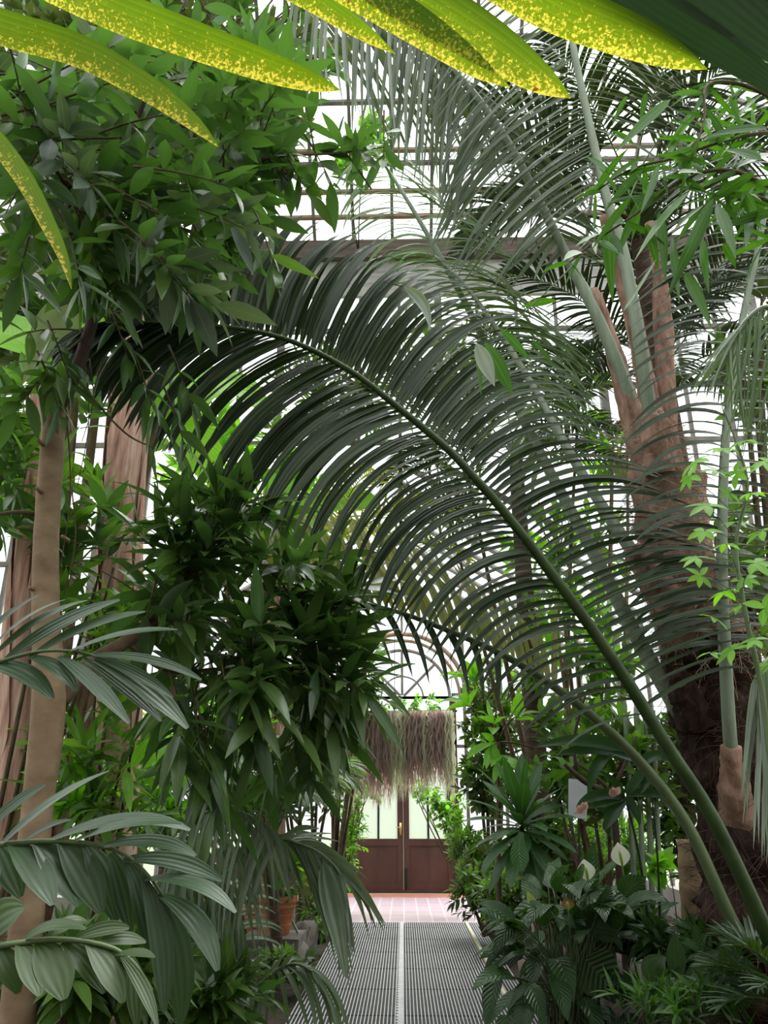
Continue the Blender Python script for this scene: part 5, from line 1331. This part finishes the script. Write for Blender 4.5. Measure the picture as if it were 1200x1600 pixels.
# the tall backlit leaves in the middle
for p0, p1, w in (((927, 1462), (962, 1406), 50), ((902, 1460), (893, 1405), 34), ((880, 1395), (892, 1370), 34), ((975, 1400), (1010, 1370), 34), ((860, 1440), (845, 1408), 34), ((915, 1500), (975, 1560), 60), ((940, 1395), (958, 1410), 30)):
    pos = bez(P(*p0, 5.5)[None], P((p0[0] + p1[0]) / 2 - 4, (p0[1] + p1[1]) / 2 - 3, 5.5)[None], P(*p1, 5.45)[None], 11)
    lf.ribbons(pos, nz(CAM - pos[0].mean(0))[None], [w * mpp(5.5)], prof('heart', 11), .12, 0, 5)
    b = c + [0, -.1, 0]; e = pos[0, 0]
    st.tube(bez(b[None], ((b + e) / 2 + [0, -.05, 0])[None], e[None], 8)[0], np.linspace(.008, .004, 8), 5)
st.build('leaf_stalk', M['stem'], t); lf.build('leaf_blades', M['lily'], t)
def spathe(base_, tip, w, mat, y, lab, spad=True):
    b, e = P(*base_, y), P(*tip, y)
    s = MB(); r0 = c + [0, 0, 0]
    s.tube(bez(r0[None], np.array([b[0], b[1], (r0[2] + b[2]) / 2])[None], b[None], 14)[0], np.linspace(.006, .004, 14), 6)
    f = s.build('flower_stalk', M['stem'], t)
    mb = MB(); pos = bez(b[None], ((b + e) / 2 + (nz(b - CAM) * .03))[None], e[None], 14)
    mb.ribbons(pos, nz(CAM - b)[None], [w * mpp(y)], prof('ell', 14), .15, 0, 9); mb.build('spathe', M[mat], f, label=lab)
    if spad:
        q = bez(b[None], ((b + e) / 2 + nz(CAM - b) * .04)[None], (b * .35 + e * .65 + nz(CAM - b) * .03)[None], 8)[0]
        k = MB(); k.tube(q, [.006, .01, .011, .011, .011, .01, .008, .004], 8); k.build('spadix', M['bud'], f)
spathe((919, 1376), (912, 1342), 24, 'white', 5.6, 'white spathe')
spathe((973, 1354), (965, 1316), 25, 'white', 5.7, 'white spathe')
spathe((836, 1420), (824, 1392), 11, 'bud', 5.6, 'rolled yellow-green spathe', False)
spathe((888, 1422), (886, 1402), 17, 'dead', 5.3, 'withered brown spathe')

# ---- strap-leaved plant with pink flowers, sign, stems behind the lily
t = thing('strap_leaved_plant', 'dark strap-leaved plant with pale pink flowers before the great trunk', 'plant', ground(1010, 1480, 5.6))
b0 = np.array(t.location); h = P(975, 1243, 5.4)
mb = MB(); mb.tube(bez(b0[None], P(1015, 1360, 5.5)[None], h[None], 16)[0], np.linspace(.012, .007, 16), 7)
mb.tube(bez(b0[None], P(1040, 1330, 5.5)[None], P(1008, 1190, 5.4)[None], 16)[0], np.linspace(.01, .005, 16), 7)
h2 = P(1008, 1190, 5.4); mb.build('stem', M['rachis'], t)
lf = MB()
for p0, pc_, p1, w in (((975, 1243), (925, 1235), (900, 1262), 16), ((975, 1243), (945, 1255), (915, 1262), 14), ((972, 1246), (955, 1270), (946, 1297), 20), ((978, 1240), (1000, 1215), (1012, 1190), 14), ((978, 1240), (1020, 1235), (1060, 1250), 12), ((978, 1245), (995, 1265), (1000, 1290), 12),
                   ((955, 1172), (925, 1195), (920, 1240), 16), ((955, 1175), (910, 1165), (872, 1180), 16), ((1000, 1185), (930, 1140), (832, 1168), 20), ((1005, 1190), (1030, 1170), (1062, 1195), 16), ((1008, 1190), (1015, 1220), (1000, 1240), 14), ((1008, 1190), (975, 1180), (950, 1175), 12), ((975, 1243), (960, 1215), (935, 1205), 10)):
    ribbon_px(lf, p0, pc_, p1, w, 5.4, 5.3, 'strap', 12, nz(nz(CAM - P(*p0, 5.4)) + [0, 0, .5]), .2, .1, 5)
lf.build('leaf_blades', M['cord'], t)
lf = MB()
for u, v in ((962, 1238), (958, 1242), (907, 1268), (912, 1262)):
    for _ in range(3): ribbon_px(lf, (u, v + 4), None, (u + RNG.uniform(-9, 9), v - 8 + RNG.uniform(-5, 5)), 9, 5.3, 5.28, 'ell', 7)
lf.build('flower', M['pink'], t)
# white information card on a stick
c_ = P(902, 1248, 6.8)
t = thing('plant_sign', 'white printed card sign behind the strap leaves', 'sign', ground(902, 1430, 6.8))
b0 = np.array(t.location)
mb = MB(); mb.tube([b0, [c_[0], c_[1] + .01, c_[2] - .12]], .008, 8); mb.build('post', M['darkbark'], t)
mb = MB(); mb.bar(c_ + [-.012, 0, -.15], c_ + [.012, -.03, .15], .15, .008); o = mb.build('card', M['paper'], t, False)
k = MB(); k.box((c_[0] - .03, c_[1] - .008, c_[2] - .115), (c_[0] + .04, c_[1] - .002, c_[2] - .055))
for i in range(4): k.box((c_[0] - .07, c_[1] - .02, c_[2] + .03 + i * .025), (c_[0] + .06, c_[1] - .014, c_[2] + .035 + i * .025))
k.build('print', M['ink'], o, False)
# dark forked branch and brown stems
t = thing('bare_shrub', 'bare brown shrub with a dark forked branch behind the white flowers', 'shrub', ground(968, 1420, 6.6))
b0 = np.array(t.location); mb = MB()
mb.tube(np.vstack([b0[None], PL([(965, 1330, 6.6), (958, 1260, 6.6), (952, 1240, 6.6)])]), [.03, .028, .026, .024], 9, 20)
mb.tube(PL([(952, 1240, 6.6), (915, 1222, 6.5), (882, 1194, 6.5)]), [.024, .024, .015], 8, 12)
mb.tube(PL([(952, 1240, 6.6), (940, 1222, 6.6), (900, 1190, 6.7)]), [.02, .016, .01], 8, 10)
mb.tube(PL([(952, 1242, 6.6), (968, 1212, 6.6), (995, 1150, 6.6)]), [.022, .016, .008], 8, 10)
mb.tube(PL([(900, 1205, 6.7), (898, 1150, 6.7), (915, 1085, 6.7)]), [.014, .014, .01], 8, 10)
mb.build('branches', M['darkbark'], t)
for i, (u0, u1, v1, lab) in enumerate(((985, 978, 1235, 'leftmost of the grey bamboo canes behind the white flowers'), (998, 994, 1225, 'second grey bamboo cane from the left behind white flowers'), (1010, 1008, 1240, 'third grey bamboo cane from the left behind white flowers'), (1022, 1020, 1230, 'rightmost grey bamboo cane beside the pale stump'))):
    b = ground(u0, 1420, 7.0); e = P(u1, v1 - 120, 7.0)
    mb = MB(); n_ = 26
    r = .022 + .004 * (np.arange(n_) % 6 == 0)
    mb.tube(np.linspace(b, e, n_), r, 9); o = mb.build('bamboo_cane', M['petiole'], None); tag(o, lab, 'bamboo cane', 'bamboo canes behind the lily')
b = ground(1102, 1480, 5.9)
mb = MB(); q = cat(np.column_stack([np.vstack([b[None], PL([(1090, 1430, 5.9), (1082, 1370, 5.9), (1076, 1312, 5.9)])]), [.14, .105, .09, .08]]), 30)
rough_tube(mb, q[:, :3], q[:, 3], 20, .03, .9, 4)
tag(mb.build('tree_stump', M['bark'], None), 'pale ringed stump with a sawn top before the great trunk', 'stump')

# ---- bottom right undergrowth
t = thing('upright_leaf_plant', 'grey-green plant with one upright pointed leaf at lower right', 'plant', ground(1052, 1600, 4.8))
b0 = np.array(t.location); lf = MB(); st = MB()
for p0, pc_, p1, w in (((1058, 1532), (1056, 1495), (1054, 1455), 24), ((1030, 1535), (1015, 1510), (1040, 1495), 36), ((1075, 1530), (1100, 1500), (1128, 1482), 16), ((1065, 1535), (1090, 1515), (1110, 1525), 18), ((1045, 1540), (1030, 1560), (1005, 1552), 18)):
    ribbon_px(lf, p0, pc_, p1, w, 4.6, 4.55, 'ell', 11, None, .15, .1, 5)
    e = P(*p0, 4.6); st.tube(bez(b0[None], ((b0 + e) / 2 + Z * .05)[None], e[None], 7)[0], .005, 5)
st.build('leaf_stalk', M['stem'], t); lf.build('leaf_blades', M['broad'], t)
shrub('ruscus_clump', 'low arching green plant with narrow leaves at the bottom right', [(1010, 1560, 60, 36, 4.6, .25), (1080, 1570, 70, 36, 4.4, .25), (1140, 1540, 60, 50, 4.5, .25)], 60, 10, .14, .022, 'bamboo', 'lance', seed=40, root=ground(1060, 1640, 4.6), stems=4, sr=.008, tw=.15, mat2='broad')
palm_plant('cycad', 'stiff feathery fronds in the bottom right corner', ground(1260, 1640, 4.2), P(1262, 1590, 4.2), [(170, 45, .5), (150, 60, .5), (190, 30, .45), (200, 60, .5), (120, 60, .5), (220, 45, .45)], 'broad', .2, .014, 26, .9, .3, seed=30, cat_='cycad')
shrub('shade_undergrowth', 'dark leathery undergrowth around the foot of the great trunk', [(1060, 1470, 70, 40, 5.4, .3), (1000, 1450, 60, 40, 5.9, .3), (1120, 1500, 70, 50, 4.9, .3)], 60, 9, .18, .06, 'lily', 'ell', seed=41, root=ground(1050, 1520, 5.4), stems=3, sr=.01, tw=.15)
shrub('lobed_leaf_plant', 'light green lobed-leaf plant by the pale stump', [(1035, 1360, 24, 20, 6.6, .2), (1110, 1390, 14, 20, 6.4, .15)], 8, 6, .16, .12, 'lime', 'heart', seed=42, root=ground(1040, 1430, 6.6), stems=2, sr=.008, tw=.1, R=9)
shrub('shade_shrub', 'dark leafy shrub behind the pale stump beside the great trunk', [(1065, 1280, 50, 100, 7.6, .3), (1060, 1130, 50, 70, 7.8, .3), (1120, 1370, 50, 60, 7.2, .3)], 75, 11, .2, .065, 'dark', seed=50, root=ground(1075, 1420, 7.6), mat2='mid', sr=.025, tw=.25)
EXPOSURE = 1.3
# ================================================================== light and view
w = bpy.data.worlds.new('overcast'); SC.world = w; w.use_nodes = True
nt = w.node_tree; nt.nodes.clear()
tc_ = nt.nodes.new('ShaderNodeTexCoord'); sp = nt.nodes.new('ShaderNodeSeparateXYZ'); nt.links.new(tc_.outputs['Generated'], sp.inputs[0])
sky = ramp(nt, sp.outputs[2], [(0.0, (.48, .50, .52)), (.3, (.66, .68, .71)), (.75, (1.3, 1.32, 1.35)), (1.0, (1.7, 1.72, 1.75))])
bg = nt.nodes.new('ShaderNodeBackground'); bg.inputs[1].default_value = 1.0
nt.links.new(sky, bg.inputs[0])
ow = nt.nodes.new('ShaderNodeOutputWorld'); nt.links.new(bg.outputs[0], ow.inputs[0])

sl_ = bpy.data.lights.new('cloudy_sun', 'SUN'); sl_.energy = 2.2; sl_.angle = math.radians(45); sl_.color = (1, .985, .96)
so = bpy.data.objects.new('cloudy_sun', sl_); so.rotation_euler = (math.radians(-22), math.radians(14), 0); C.objects.link(so)

SC.view_settings.view_transform = 'Standard'
SC.view_settings.look = 'None'
SC.view_settings.gamma = 1.0
SC.view_settings.use_curve_mapping = False
SC.view_settings.exposure = EXPOSURE
cy = SC.cycles
cy.max_bounces = 8; cy.diffuse_bounces = 4; cy.glossy_bounces = 3; cy.transmission_bounces = 4; cy.transparent_max_bounces = 14
cy.use_denoising = True
cy.sample_clamp_indirect = 6
cy.caustics_reflective = False; cy.caustics_refractive = False
